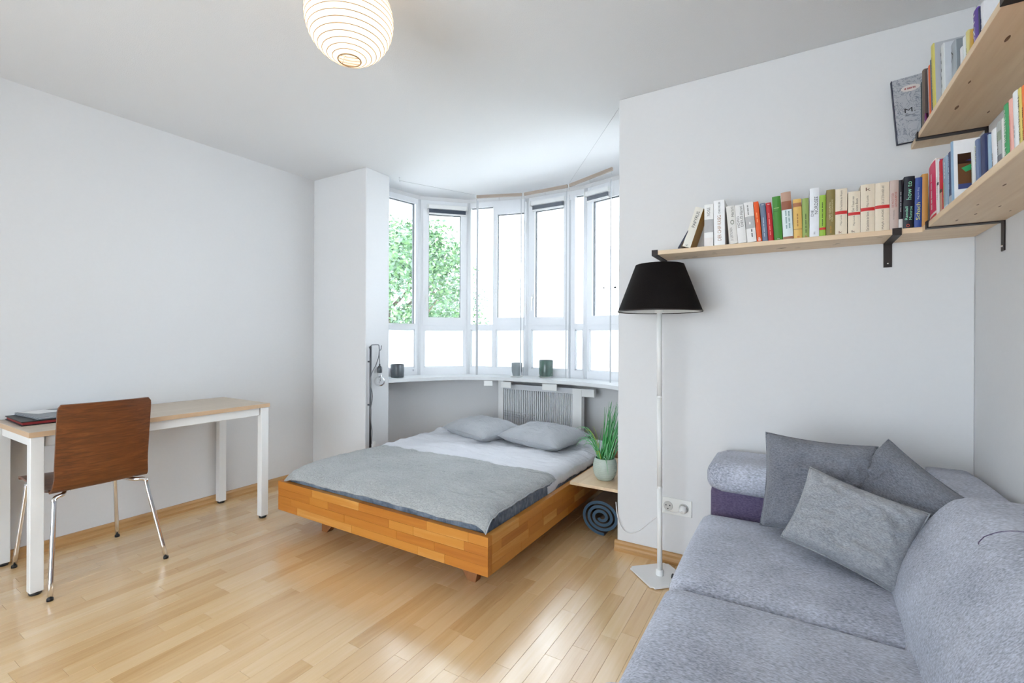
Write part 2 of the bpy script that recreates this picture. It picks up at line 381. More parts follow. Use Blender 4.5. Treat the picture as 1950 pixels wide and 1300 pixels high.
# windows of the bay
def seg(i):
    a = Vector((*V[i], 0)); b = Vector((*V[i + 1], 0)); d = (b - a).normalized(); n_ = Vector((d.y, -d.x, 0)); return a, d, n_, (b - a).length
def sboxes(name, i, lst, mat, parent):
    """boxes given as (s0,s1,z0,z1,n0,n1) along wall segment i; n positive = into the room"""
    a, d, n_, L = seg(i); vs_, fs = [], []
    for (s0, s1, z0, z1, n0, n1) in lst:
        k = len(vs_)
        for z in (z0, z1):
            for (s, n) in ((s0, n0), (s1, n0), (s1, n1), (s0, n1)): q = a + d * s + n_ * n; vs_.append((q.x, q.y, z))
        fs += [tuple(j + k for j in f) for f in BOXF]
    return mesh_obj(name, vs_, fs, mat, parent)
ZT = 2.405
def light(i, wn, s0, s1, kind, fr=.042, k=.052):
    """one light of a window between s0 and s1: 'sash' opens, 'fixed' does not. Lower pane carries frosted film"""
    z_tr0, z_tr1 = 1.215, 1.265
    sboxes('frame', i, [(s0, s0 + fr, SILL, ZT, -.055, .0), (s1 - fr, s1, SILL, ZT, -.055, .0), (s0 + fr, s1 - fr, ZT - .045, ZT, -.055, .0),
                        (s0 + fr, s1 - fr, z_tr0, z_tr1, -.055, .0), (s0 + fr, s1 - fr, SILL, SILL + .065, -.055, .0)], M_UPVC, wn)
    # bead lines round the lower pane
    sboxes('glazing_bead', i, [(s0 + fr, s0 + fr + .01, SILL + .065, z_tr0, -.045, -.012), (s1 - fr - .01, s1 - fr, SILL + .065, z_tr0, -.045, -.012),
                               (s0 + fr, s1 - fr, SILL + .065, SILL + .075, -.045, -.012), (s0 + fr, s1 - fr, z_tr0 - .01, z_tr0, -.045, -.012)], M_UPVC, wn)
    sboxes('lower_pane', i, [(s0 + fr + .004, s1 - fr - .004, SILL + .068, z_tr0 - .004, -.032, -.028)], M_GLASS, wn)
    cut = .022 if i == 0 else .003
    sboxes('frosted_film', i, [(s0 + fr + .003, s1 - fr - cut, SILL + .076, z_tr0 - .011, -.026, -.025)], M_FROST, wn)
    a_, b_ = s0 + fr, s1 - fr; z0, z1 = z_tr1, ZT - .045
    if kind == 'sash':
        sboxes('sash', i, [(a_ - .012, a_ + k - .012, z0 - .012, z1 + .012, -.045, .016), (b_ - k + .012, b_ + .012, z0 - .012, z1 + .012, -.045, .016),
                           (a_ + k - .012, b_ - k + .012, z1 + .012 - .095, z1 + .012, -.045, .016), (a_ + k - .012, b_ - k + .012, z0 - .012, z0 + .062, -.045, .016)], M_UPVC, wn)
        sboxes('pane', i, [(a_ + k - .016, b_ - k + .016, z0 + .06, z1 - .08, -.022, -.018)], M_GLASS, wn)
        sboxes('gasket', i, [(a_ + k - .012, a_ + k - .008, z0 + .062, z1 - .083, -.03, -.005), (b_ - k + .008, b_ - k + .012, z0 + .062, z1 - .083, -.03, -.005),
                             (a_ + k - .012, b_ - k + .012, z1 - .087, z1 - .083, -.03, -.005)], plain('grey_gasket', (.09, .10, .11), .7), wn)
    else:
        sboxes('pane', i, [(a_ - .003, b_ + .003, z0 - .003, z1 + .003, -.032, -.028)], M_GLASS, wn)
        sboxes('gasket', i, [(b_ - .005, b_, z0, z1, -.05, -.03), (a_, b_, z1 - .005, z1, -.05, -.03)], plain('grey_gasket', (.09, .10, .11), .7), wn)
def handle(i, wn, s, z):
    h = sboxes('handle', i, [(s - .012, s + .012, z - .035, z + .035, .016, .024), (s - .008, s + .008, z - .008, z + .008, .024, .05), (s - .009, s + .009, z - .115, z + .009, .045, .058)], M_WHITE, wn)
WIN = []
def L_(i): return seg(i)[3]
wd = {0: [('fixed', 0, 1)], 1: [('sash', 0, 1)], 2: [('fixed', 0, .445, .016), ('sash', .445, 1, .016, .026)], 3: [('sash', 0, .80), ('fixed', .80, 1, .018)], 4: [('sash', 0, 1)], 5: [('sash', 0, 1)], 6: [('fixed', 0, 1)]}
for i in range(7):
    wn = tag(empty('window_%d' % (i + 1), (V[i][0], V[i][1], SILL)), kind='structure'); wn.location = (0, 0, 0); WIN.append(wn)
    for (k, f0, f1, *rest_) in wd[i]: light(i, wn, f0 * L_(i), f1 * L_(i), k, *rest_)
handle(1, WIN[1], .065, 1.50); handle(3, WIN[3], .062, 1.50); handle(4, WIN[4], L_(4) - .06, 1.50)
for z in (2.14, 1.40): sboxes('hinge', 2, [(L_(2) - .022, L_(2) - .004, z - .05, z + .05, .0, .022)], M_WHITE, WIN[2])
o = sboxes('round_lock', 0, [(.455, .47, .835, .85, .0, .006)], M_CHROME, WIN[0])
# corner posts where the glazed panels meet
for i in range(1, 7):
    p = V[i]; o = lathe('corner_post', [(.03, SILL), (.03, ZT)], M_UPVC, WIN[i], (p[0], p[1], 0), 12, True)
    c = Vector((-1.795, 2.9, 0)) - Vector((*p, 0)); c.normalize()
    for v in o.data.vertices: v.co -= c * .022

# curved window board
def curve_pts(ctrl, n=10): return smooth_path([(p[0], p[1], 0) for p in ctrl], n)
inner = curve_pts([(-2.80, 2.705), (-2.735, 2.89), (-2.64, 3.06), (-2.47, 3.27), (-2.22, 3.375), (-1.91, 3.40), (-1.63, 3.405), (-1.36, 3.37), (-1.07, 3.24), (-.92, 3.04), (-.82, 2.705)], 6)
outer = []
for t in range(len(inner)):
    f = t / (len(inner) - 1) * (len(V) - 1); k = min(int(f), len(V) - 2); a = Vector((*V[k], 0)); b = Vector((*V[k + 1], 0)); outer.append(a.lerp(b, f - k))
n_i = len(inner); vs_ = []
for z in (SILL - .028, SILL): vs_ += [(p.x, p.y, z) for p in inner] + [(p.x, p.y, z) for p in outer]
fs = []
for i in range(n_i - 1):
    fs += [(i, i + 1, 2 * n_i + i + 1, 2 * n_i + i), (n_i + i + 1, n_i + i, 3 * n_i + i, 3 * n_i + i + 1), (i + 1, i, n_i + i, n_i + i + 1), (2 * n_i + i, 2 * n_i + i + 1, 3 * n_i + i + 1, 3 * n_i + i)]
fs += [(0, 2 * n_i, 3 * n_i, n_i), (n_i - 1, 2 * n_i - 1, 4 * n_i - 1, 3 * n_i - 1)]
bm = bmesh.new(); vv = [bm.verts.new(v) for v in vs_]
for f in fs: bm.faces.new([vv[i] for i in f])
sill = tag(bm_obj('trim_2', bm, plain('worn_white_stone', (.72, .73, .74), .45, var=.08, scale=9)), kind='structure')

# ================================================================== BED
BX0, BX1, BY0, BY1, BZ0, BZ1 = -2.61, -1.11, 1.655, 3.44, .12, .29
bed = tag(empty('bed', ((BX0 + BX1) / 2, BY0, 0)), 'low honey-coloured oak bed frame of glued staves in the bay', 'bed')
bed.location = (0, 0, 0)
def stave_panel(name, axis, fixed0, fixed1, a0, a1, mat, rows=4, seed=1):
    """panel of glued staves; axis 'X' or 'Y' is the long direction; every stave is its own piece"""
    rnd = random.Random(seed); root = empty(name); root.parent = bed; hh = (BZ1 - BZ0) / rows
    for r_ in range(rows):
        a = a0; first = True
        while a < a1 - .02:
            L = rnd.choice([.16, .24, .3, .38, .46, .55]) * (rnd.random() * .6 + .4 if first else 1); first = False
            b = a + L
            if a1 - b < .08: b = a1
            e = rnd.uniform(0, .0007); g = .0003; z0, z1 = BZ0 + r_ * hh + g, BZ0 + (r_ + 1) * hh - g
            lo = ((b - a) / -2 + g, -(fixed1 - fixed0) / 2 - e, -(z1 - z0) / 2); hi = (-lo[0], -lo[1], -lo[2])
            if axis == 'Y': lo = (lo[1], lo[0], lo[2]); hi = (hi[1], hi[0], hi[2])
            o = box('stave', lo, hi, mat, root, .0006, 1)
            m = ((a + b) / 2, (fixed0 + fixed1) / 2, (z0 + z1) / 2) if axis == 'X' else ((fixed0 + fixed1) / 2, (a + b) / 2, (z0 + z1) / 2)
            o.location = m; a = b
    return root
stave_panel('footboard', 'X', BY0, BY0 + .03, BX0, BX1, M_BED, 4, 3)
stave_panel('side_rail', 'Y', BX1 - .03, BX1, BY0 + .031, BY1 - .03, M_BEDY, 4, 5)
stave_panel('side_rail', 'Y', BX0, BX0 + .03, BY0 + .031, BY1 - .03, M_BEDY, 4, 9)
stave_panel('head_rail', 'X', BY1 - .03, BY1, BX0, BX1, M_BED, 4, 12)
box('slat_base', (BX0 + .03, BY0 + .03, .15), (BX1 - .03, BY1 - .03, .165), M_BED, bed)
M_LEG = wood('dark_oak_leg', [(.20, .07, .02), (.30, .12, .035), (.36, .16, .05)], 'Z', .5, .5, .5)
for (cx, sg) in ((-2.30, -1), (-1.34, 1)):
    for cy in (1.80, 3.2):
        v = [(cx - .10, cy, .15), (cx + .10, cy, .15), (cx + .10, cy + .04, .15), (cx - .10, cy + .04, .15)]
        q = [(cx + (-.075 if sg < 0 else .03), cy - .02, 0), (cx + (-.03 if sg < 0 else .075), cy - .02, 0), (cx + (-.03 if sg < 0 else .075), cy + .02, 0), (cx + (-.075 if sg < 0 else .03), cy + .02, 0)]
        mesh_obj('leg', q + v, BOXF, M_LEG, bed)
box('head_post', (BX0 + .01, 2.86, BZ1), (BX0 + .075, 2.90, BZ1 + .055), plain('weathered_wood', (.20, .20, .17), .8), bed, .003)

matt = rbox('mattress', (BX0 + .042, BY0 + .036, .166), (BX1 - .042, BY1 - .04, .345), .03, M_MATT, None, 12)
tag(matt, 'slim mattress with dark blue pleated side lying in the oak bed frame', 'mattress')

def cloth(name, x0, x1, y0, y1, zf, mat, nx=110, ny=90, thick=.006):
    vs_, fs = [], []
    for j in range(ny + 1):
        for i in range(nx + 1):
            u, v = i / nx, j / ny; vs_.append(zf(x0 + (x1 - x0) * u, y0 + (y1 - y0) * v, u, v))
    k = nx + 1
    for j in range(ny):
        for i in range(nx): fs.append((j * k + i, j * k + i + 1, (j + 1) * k + i + 1, (j + 1) * k + i))
    o = mesh_obj(name, vs_, fs, mat, None, True)
    m = o.modifiers.new('thickness', 'SOLIDIFY'); m.thickness = thick; m.offset = -1
    return o
TOP = .352
def sheet_z(x, y, u, v):
    dl, dr = x - (BX0 + .03), (BX1 - .03) - x
    z = TOP + .018 + .02 * fbm(x * 2.2, y * 3.5, 3) + .011 * fbm(x * 7, y * 13, 9)
    z -= max(0, .05 - dl) ** 2 * 12 + .022 * max(0, min(1, (2.43 - y) / .06))
    if u > .955:
        t = (u - .955) / .045; x = BX1 - .0335 - .008 * (1 - t) ** 2; z -= .012 + .058 * t
        return (x + .003 * fbm(y * 14, z * 9, 4), y, z)
    d2 = BY1 - .05 - y; z -= max(0, .06 - d2) ** 2 * 8
    return (x + .012 * fbm(y * 6, x, 1), y, max(z, .318))
o = cloth('bed_sheet', BX0 + .034, BX1 - .033, 2.30, BY1 - .045, sheet_z, M_SHEET)
tag(o, 'pale lilac-grey rumpled sheet over the pillow half of the mattress', 'bed sheet')
def blanket_z(x, y, u, v):
    dl, dr, df = x - (BX0 + .015), (BX1 - .022) - x, y - (BY0 + .012)
    z = TOP + .040 + .010 * fbm(x * 2.0, y * 2.5, 7) + .0045 * fbm(x * 9, y * 26, 2) + .0035 * fbm(x * 13 + y * 9, y * 46 - x * 12, 6)
    def drop(d, w, a): return a * math.exp(-max(0, d) / w)
    z -= drop(df, .045, .072) + drop(dl, .05, .055) + drop(dr, .02, .028)
    if dr < .25: z += .006 * math.sin(y * 85 + 3 * fbm(x * 3, y * 3)) * max(0, 1 - dr / .25) * min(1, df / .1) * min(1, dr / .05)
    z -= .012 * v * v
    return (x, y + .012 * fbm(x * 3, 1.7, 5) * (v > .97), z)
o = cloth('blanket', BX0 + .015, BX1 - .022, BY0 + .012, 2.375, blanket_z, M_BLANKET, 220, 170, .009)
tag(o, 'grey crinkled cotton blanket spread over the foot half of the bed', 'blanket')
def seam(name, pts, r, mat, parent): return tube(name, pts, r, mat, parent, 6)
seam('hem', [blanket_z(BX1 - .022, BY0 + .012 + t * (2.375 - BY0 - .012) / 40, 1, t / 40) for t in range(41)], .0035, M_PILLOW, o)

def pillow_mesh(name, w_, d_, t_, mat, parent=None, n=34, pinch=.07, seedz=0, wr=.006, ex=.62):
    vs_, fs = [], []; k = n + 1
    for sgn in (1, -1):
        for j in range(k):
            for i in range(k):
                u, v = 2 * i / n - 1, 2 * j / n - 1
                x = u * w_ / 2 * (1 - pinch * (1 - v * v) * abs(u) ** 3 * 0 - pinch * (1 - abs(v)) * 0); y = v * d_ / 2
                x *= 1 - pinch * (1 - v ** 2) * (u ** 2); y *= 1 - pinch * (1 - u ** 2) * (v ** 2)
                prof = max(0, (1 - u ** 4)) ** ex * max(0, (1 - v ** 4)) ** ex
                z = sgn * t_ / 2 * prof * (1 + .10 * fbm(u * 1.7 + seedz, v * 1.7, sgn)) + wr * fbm(u * 5 + seedz, v * 5, sgn) * prof ** .5
                vs_.append((x, y, z))
    b = k * k
    for j in range(n):
        for i in range(n):
            q = (j * k + i, j * k + i + 1, (j + 1) * k + i + 1, (j + 1) * k + i); fs.append(q); fs.append(tuple(a + b for a in q[::-1]))
    bm = bmesh.new(); vv = [bm.verts.new(v) for v in vs_]
    for f in fs: bm.faces.new([vv[i] for i in f])
    bmesh.ops.remove_doubles(bm, verts=bm.verts[:], dist=.0006)
    return bm_obj(name, bm, mat, parent, True)
def pillow_seam(w_, d_, pinch, r, mat, parent):
    pts = []
    for side in range(4):
        for i in range(18):
            t = 2 * i / 18 - 1; u, v = [(t, -1), (1, t), (-t, 1), (-1, -t)][side]
            x = u * w_ / 2 * (1 - pinch * (1 - v ** 2) * u ** 2); y = v * d_ / 2 * (1 - pinch * (1 - u ** 2) * v ** 2); pts.append((x, y, 0))
    return tube('piping', pts, r, mat, parent, 6, True)
for (loc, rz, rx, lab, sd) in (((-2.085, 3.02, .432), R(-19), R(3), 'grey pillow lying on the window side, left of its twin', 1),
                               ((-1.545, 3.02, .436), R(-13), R(4), 'grey pillow lying beside the chive plant, right of its twin', 5)):
    p = pillow_mesh('pillow', .56, .40, .135, M_PILLOW, None, 34, .06, sd, .01); pillow_seam(.56, .40, .06, .003, M_PILLOW, p)
    p.location = loc; p.rotation_euler = (rx, 0, rz); tag(p, lab, 'pillow', 'pillows at the head of the bed')

# bedside board, plant, rolled mat
bs = tag(empty('bedside_board'), 'pale pine bedside board between the bed rail and the wall corner', 'shelf')
box('board', (-1.107, 2.50, .292), (-.815, 3.15, .31), M_PINEY, bs, .003)
box('support_cleat', (-1.107, 2.62, .255), (-1.085, 3.10, .2915), M_PINEY, bs, .002)
box('leg', (-.86, 3.09, 0), (-.82, 3.13, .2915), M_PINEY, bs, .002)
box('leg', (-1.10, 3.11, 0), (-1.06, 3.145, .2915), M_PINEY, bs, .002)

PL = Vector((-.945, 2.645, .311))
plant = tag(empty('potted_plant', PL), 'potted chives with long green tubular leaves on the bedside board', 'plant')
M_POT = plain('celadon_glaze', (.46, .53, .47), .35, var=.18, scale=22, coat=.2)
lathe('pot', [(.0, 0), (.040, 0), (.046, .004), (.062, .03), (.070, .062), (.068, .095), (.060, .122), (.057, .128), (.053, .126), (.058, .10), (.06, .09)], M_POT, plant)
for k in range(9):
    z = .022 + k * .011; rr = [.058, .063, .066, .0685, .0697, .0697, .0692, .068, .0655][k]; tube('throwing_ring', [(rr * math.cos(a), rr * math.sin(a), z) for a in [2 * math.pi * i / 36 for i in range(36)]], .0011, M_POT, plant, 5, True)
lathe('soil', [(.0, .112), (.03, .113), (.0585, .108)], plain('dark_soil', (.03, .02, .012), .95, var=.4), plant)
M_LEAF = [plain('chive_green', (.06, .34, .09), .45, var=.25, scale=12), plain('chive_pale', (.18, .47, .23), .45, var=.25, scale=12), plain('chive_yellow', (.32, .42, .08), .5, var=.2, scale=12)]
rnd = random.Random(4)
def leaf(base, tip, sag, r, mat):
    base, tip = Vector(base), Vector(tip); pts = []
    for i in range(9):
        t = i / 8; p = base.lerp(tip, t); p.z += sag * (4 * t * (1 - t)); pts.append(p)
    v, f = tube_vf(pts, [r * (1 - .8 * (i / 8) ** 2) for i in range(9)], 5); return mesh_obj('leaf', v, f, mat, plant, True)
for k in range(66):      # upright sheaf leaning to the wall
    a = rnd.uniform(0, 6.28); q = rnd.random() ** .5 * .045; b0 = (q * math.cos(a), q * math.sin(a), .11)
    tip = (rnd.uniform(.0, .115) + b0[0] * .4, rnd.uniform(-.05, .12), rnd.uniform(.26, .47)); leaf(b0, tip, rnd.uniform(-.01, .03), rnd.uniform(.0026, .0040), M_LEAF[k % 2])
for k in range(14):      # arching outer leaves
    a = rnd.uniform(2.4, 4.2); b0 = (.035 * math.cos(a), .035 * math.sin(a), .11); d = rnd.uniform(.10, .17)
    leaf(b0, (d * math.cos(a) - .02, d * math.sin(a) * .7, rnd.uniform(.17, .31)), rnd.uniform(.03, .09), .0024, M_LEAF[k % 2])
leaf((.02, -.03, .11), (.10, -.245, .17), .10, .0024, M_LEAF[1]); leaf((.01, -.03, .12), (.135, -.20, .335), .05, .002, M_LEAF[0]); leaf((.0, -.045, .115), (.055, -.10, .06), .055, .0028, M_LEAF[1])
leaf((-.02, -.02, .11), (-.10, -.06, .29), .06, .0026, M_LEAF[2]); leaf((-.02, -.0, .11), (-.12, -.03, .27), .07, .0026, M_LEAF[2]); leaf((-.03, .01, .11), (-.09, .02, .30), .05, .0026, M_LEAF[2])
for k in range(16):
    a = rnd.uniform(0, 6.28); b0 = (.03 * math.cos(a), .03 * math.sin(a), .11); leaf(b0, (.055 * math.cos(a), .055 * math.sin(a), rnd.uniform(.135, .175)), .02, .0045, M_LEAF[k % 3])

# rolled mat: spiral cross-section extruded along Y
def rolled(name, cx, y0, y1, turns, a_, b_, thick, mat_e, mat_s, label):
    n = int(turns * 40); outer_, inner_ = [], []
    for i in range(n + 1):
        t = i / n; ang = (t - 1) * turns * 2 * math.pi + 1.55 * math.pi; s = .22 + .78 * t
        ex, ez = a_ * s, b_ * s
        outer_.append(Vector((ex * math.cos(ang), 0, ez * math.sin(ang)))); inner_.append(Vector(((ex - thick) * math.cos(ang), 0, (ez - thick) * math.sin(ang))))
    zmin = min(p.z for p in outer_); vs_ = []
    for y in (y0, y1):
        for P in (outer_, inner_): vs_ += [(cx + p.x, y, p.z - zmin + .001) for p in P]
    k = n + 1; fs = []; mi = []
    for i in range(n):
        fs += [(i, i + 1, 2 * k + i + 1, 2 * k + i), (k + i + 1, k + i, 3 * k + i, 3 * k + i + 1)]; mi += [1, 1]
        fs += [(i + 1, i, k + i, k + i + 1), (2 * k + i, 2 * k + i + 1, 3 * k + i + 1, 3 * k + i)]; mi += [0, 0]
    o = mesh_obj(name, vs_, fs, mat_e, None); o.data.materials.append(mat_s)
    for p, m in zip(o.data.polygons, mi): p.material_index = m
    return tag(o, label, 'mat')
rolled('rolled_mat', -.945, 2.585, 3.06, 3.2, .122, .106, .017, plain('blue_foam', (.05, .095, .15), .85, var=.3, scale=300), plain('taupe_mat_face', (.16, .11, .075), .95, var=.3, scale=200), 'rolled-up mat with blue foam edge under the bedside board')

# ================================================================== DESK
DX0, DX1, DY0, DY1, DZ = -3.395, -2.845, .655, 1.745, .722
desk = tag(empty('desk'), 'narrow white-framed desk with pale birch top against the left wall', 'desk')
box('tabletop', (DX0, DY0, DZ - .024), (DX1, DY1, DZ), M_DESK, desk, .0015, 1)
boxes('edge_band', [((DX1 - .0002, DY0, DZ - .0235), (DX1 + .0012, DY1, DZ - .001)), ((DX0, DY0 - .0012, DZ - .0235), (DX1, DY0 + .0002, DZ - .001))], M_DESKEDGE, desk)
for (y0, y1, x0, x1) in ((DY0 + .055, DY1 - .055, DX1 - .043, DX1 - .018), (DY0 + .055, DY1 - .055, DX0 + .018, DX0 + .043)):
    box('apron', (x0, y0, DZ - .072), (x1, y1, DZ - .025), M_WHITE, desk, .002, 1)
for (x0, x1, y0, y1) in ((DX0 + .055, DX1 - .055, DY0 + .018, DY0 + .043), (DX0 + .055, DX1 - .055, DY1 - .043, DY1 - .018)):
    box('apron', (x0, y0, DZ - .072), (x1, y1, DZ - .025), M_WHITE, desk, .002, 1)
for lx in (DX0 + .005, DX1 - .050):
    for ly in (DY0 + .004, DY1 - .050):
        box('leg', (lx, ly, .014), (lx + .045, ly + .046, DZ - .0245), M_WHITE, desk, .002, 1)
        ft = lathe('foot', [(.0, 0), (.019, 0), (.022, .004), (.022, .0145), (.0, .0145)], M_BLACKP, desk, (lx + .0225, ly + .023, 0), 20)
# folders and papers on the desk
M_GREYC = plain('grey_cover', (.24, .26, .28), .5)
lap = tag(empty('ring_binder', (-3.22, .80, DZ + .0005), R(-2)), 'black and red ring binder lying flat at the desk end', 'binder')
box('bottom_cover', (-.155, -.115, 0), (.155, .29, .004), M_BLACKP, lap, .001, 1)
box('page_block', (-.150, -.110, .004), (.150, .285, .016), plain('red_sheets', (.26, .018, .018), .6), lap, .001, 1)
box('top_cover', (-.155, -.115, .016), (.155, .29, .020), M_BLACKP, lap, .001, 1)
box('button_cap', (.1545, .10, .008), (.1565, .112, .012), M_CHROME, lap)
fo = tag(empty('document_folder', (-3.235, .85, DZ + .0215), R(3)), 'grey document folder on top of the red binder', 'folder')
box('cover', (-.145, -.12, 0), (.15, .31, .006), M_GREYC, fo, .001, 1)
box('inner_sheets', (-.140, -.115, .006), (.146, .305, .0085), plain('white_paper', (.78, .78, .78), .9), fo)
box('flap', (-.145, -.12, .0085), (.15, .31, .011), M_GREYC, fo, .001, 1)
box('clip', (.135, .175, .011), (.155, .195, .017), M_CHROME, fo, .002, 1)
for (x_, y_, rz, lab) in ((-3.30, .80, .3, 'white paper sheet on the folder nearest the desk end'), (-3.27, .99, -.2, 'white paper slip in the middle of the grey folder')):
    p = box('paper_sheet', (-.07, -.05, 0), (.07, .055, .0006), plain('white_paper', (.78, .78, .78), .9)); p.location = (x_, y_, DZ + .0331); p.rotation_euler = (0, 0, rz); tag(p, lab, 'paper')

# ================================================================== CHAIR
chair = tag(empty('chair', (0, 0, 0)), 'bent walnut plywood chair with chrome legs pushed under the desk', 'chair')
prof = smooth_path([(-2.772, .838), (-2.782, .76), (-2.795, .66), (-2.808, .56), (-2.820, .495), (-2.842, .452), (-2.885, .436), (-2.96, .436), (-3.06, .444), (-3.16, .452), (-3.225, .450), (-3.245, .436)].__class__([(a, 0, b) for a, b in [(-2.772, .838), (-2.782, .76), (-2.795, .66), (-2.808, .56), (-2.820, .495), (-2.842, .452), (-2.885, .436), (-2.96, .436), (-3.06, .444), (-3.16, .452), (-3.225, .450), (-3.245, .436)]]), 5)
vs_, fs = [], []; ny = 16; T = .010; YC = .905
for side in (0, 1):
    for i, p in enumerate(prof):
        t = prof[min(i + 1, len(prof) - 1)] - prof[max(i - 1, 0)]; t.normalize(); nn = Vector((t.z, 0, -t.x)) * (-T if side else 0)
        f_s = i / (len(prof) - 1); hw = .176 + .022 * max(0, min(1, (f_s - .35) / .4))
        edge = min(1, min(f_s, 1 - f_s) / .03); hw -= .012 * (1 - edge) ** 2
        for j in range(ny + 1):
            v = 2 * j / ny - 1; cx = .018 * v * v * (1 if f_s < .45 else 0) * min(1, (.45 - f_s) * 6 if f_s < .45 else 0)
            q = p + nn; vs_.append((q.x - cx, YC + v * hw, q.z + (.010 * v * v if f_s > .5 else 0)))
k = ny + 1; b = len(prof) * k
for i in range(len(prof) - 1):
    for j in range(ny):
        q = (i * k + j, i * k + j + 1, (i + 1) * k + j + 1, (i + 1) * k + j); fs += [q, tuple(a + b for a in q[::-1])]
for i in range(len(prof) - 1):
    for j in (0, ny): fs.append((i * k + j, (i + 1) * k + j, (i + 1) * k + j + b, i * k + j + b))
for i in (0, len(prof) - 1):
    for j in range(ny): fs.append((i * k + j, i * k + j + 1, i * k + j + 1 + b, i * k + j + b))
bm = bmesh.new(); vv = [bm.verts.new(v) for v in vs_]
for f in fs: bm.faces.new([vv[i] for i in f])
bmesh.ops.recalc_face_normals(bm, faces=bm.faces[:]); bmesh.ops.split_edges(bm, edges=[e for e in bm.edges if len(e.link_faces) == 2 and e.calc_face_angle() > R(50)])
shell = bm_obj('shell', bm, M_CHAIR, chair, True)
feet = {(-1, -1): (-3.285, .705), (1, -1): (-2.745, .698), (-1, 1): (-3.295, 1.118), (1, 1): (-2.762, 1.14)}
for (sx, sy), (fx, fy) in feet.items():
    top = Vector((-2.87 if sx > 0 else -3.17, YC + sy * .13, .420)); knee = Vector((-2.835 if sx > 0 else -3.215, YC + sy * .172, .412))
    pts = smooth_path([Vector((-3.02 + sx * .02, YC + sy * .10, .421)), top, knee, knee.lerp(Vector((fx, fy, .0)), .12), Vector((fx, fy, .012))], 6)
    tube('leg', pts, .0095, M_CHROME, chair, 12)
    lathe('glide', [(.0, 0), (.0115, 0), (.0115, .009), (.0105, .0125), (.0, .0125)], M_BLACKP, chair, (fx, fy, .0003), 16)
for (a, b_) in ((-3.02, .0), (-2.90, .0)): box('seat_bumper', (a - .012, YC - .10, .421), (a + .012, YC - .085, .4265), M_PLASTICW, chair)
tube('cross_bar', [(-3.02, YC - .11, .419), (-3.02, YC + .11, .419)], .008, M_CHROME, chair)

# ================================================================== SOFA
sofa = tag(empty('sofa'), 'grey-blue two-seat fabric sofa along the right wall', 'sofa')
SX0 = -.325
for (y0, y1) in ((1.462, 2.125), (.725, 1.458)):
    rbox('seat_cushion', (SX0, y0, .27), (.335, y1, .415), .045, M_SOFA, sofa, 18, (.006, .0, .016))
rbox('base', (SX0 + .03, .50, .06), (.57, 2.40, .285), .02, M_SOFA, sofa, 6)
def back_warp(v):
    t = max(0, (v.z - .36)) ; return Vector((v.x + t * .48 - .03 * math.exp(-((v.z - .52) / .1) ** 2), v.y, v.z))
rbox('back_cushion', (.235, .74, .34), (.46, 1.855, .700), .05, M_SOFA, sofa, 22, (.014, .0, .008), back_warp)
bc = [o for o in sofa.children if o.name.startswith('back_cushion')][0]; bpy.context.view_layer.update()
sp = [bc.closest_point_on_mesh(Vector(q))[1] for q in smooth_path([(.345, 1.505, .70), (.37, 1.53, .72), (.42, 1.53, .76), (.48, 1.53, .76), (.54, 1.53, .76)], 8)]
tube('back_seam', sp, .0015, M_SOFA2, sofa, 6)
rbox('back_frame', (.44, .50, .10), (.59, 2.43, .655), .03, M_SOFA, sofa, 10)
for (y0, y1) in ((2.13, 2.43), (.44, .735)):
    inner_y = y0 if y0 > 2 else y1
    rbox('arm_panel', (SX0 + .024, y0 + .03, .06), (.50, y1 - (.0 if y0 > 2 else .03), .535), .03, M_SOFA2, sofa, 8)
    rbox('arm_pad', (SX0 + (.014 if y0 > 2 else .06), y0 - .02, .50), (.56, y1, .625), .05, M_SOFA, sofa, 14, (0, 0, .006))
for (x_, y_) in ((SX0 + .10, .60), (.50, .60), (SX0 + .10, 2.32), (.50, 2.32)):
    lathe('foot', [(.0, 0), (.018, 0), (.026, .075), (.0, .075)], M_BLACKM, sofa, (x_, y_, 0), 16)

def cushion(name, w_, h_, t_, mat, loc, rot, label, sd):
    """upright scatter cushion: pillow shape stood on edge"""
    p = pillow_mesh(name, w_, h_, t_, mat, None, 40, .07, sd, .016, .50); pillow_seam(w_, h_, .07, .0028, mat, p)
    p.matrix_world = Matrix.Translation(loc) @ Matrix.Rotation(rot[2], 4, 'Z') @ Matrix.Rotation(rot[0], 4, 'X') @ Matrix.Rotation(rot[1], 4, 'Z')
    return tag(p, label, 'cushion', 'scatter cushions on the sofa')
CUSH = [('cushion', .345, .345, .165, M_CUSHD, (.080, 2.01, .612), (R(74), R(-2), R(-1)), 'large dark grey cushion standing against the far sofa arm', 3),
        ('cushion', .31, .31, .15, M_CUSHD, (.292, 1.975, .600), (R(68), R(-33), R(-28)), 'dark grey cushion tilted on its corner against the sofa back', 8),
        ('cushion', .315, .255, .145, M_CUSHL, (.160, 1.80, .562), (R(63), R(-15), R(-10)), 'small light grey cushion in front of the two dark ones', 13)]
for c in CUSH: cushion(*c)
# black snap button on the big cushion

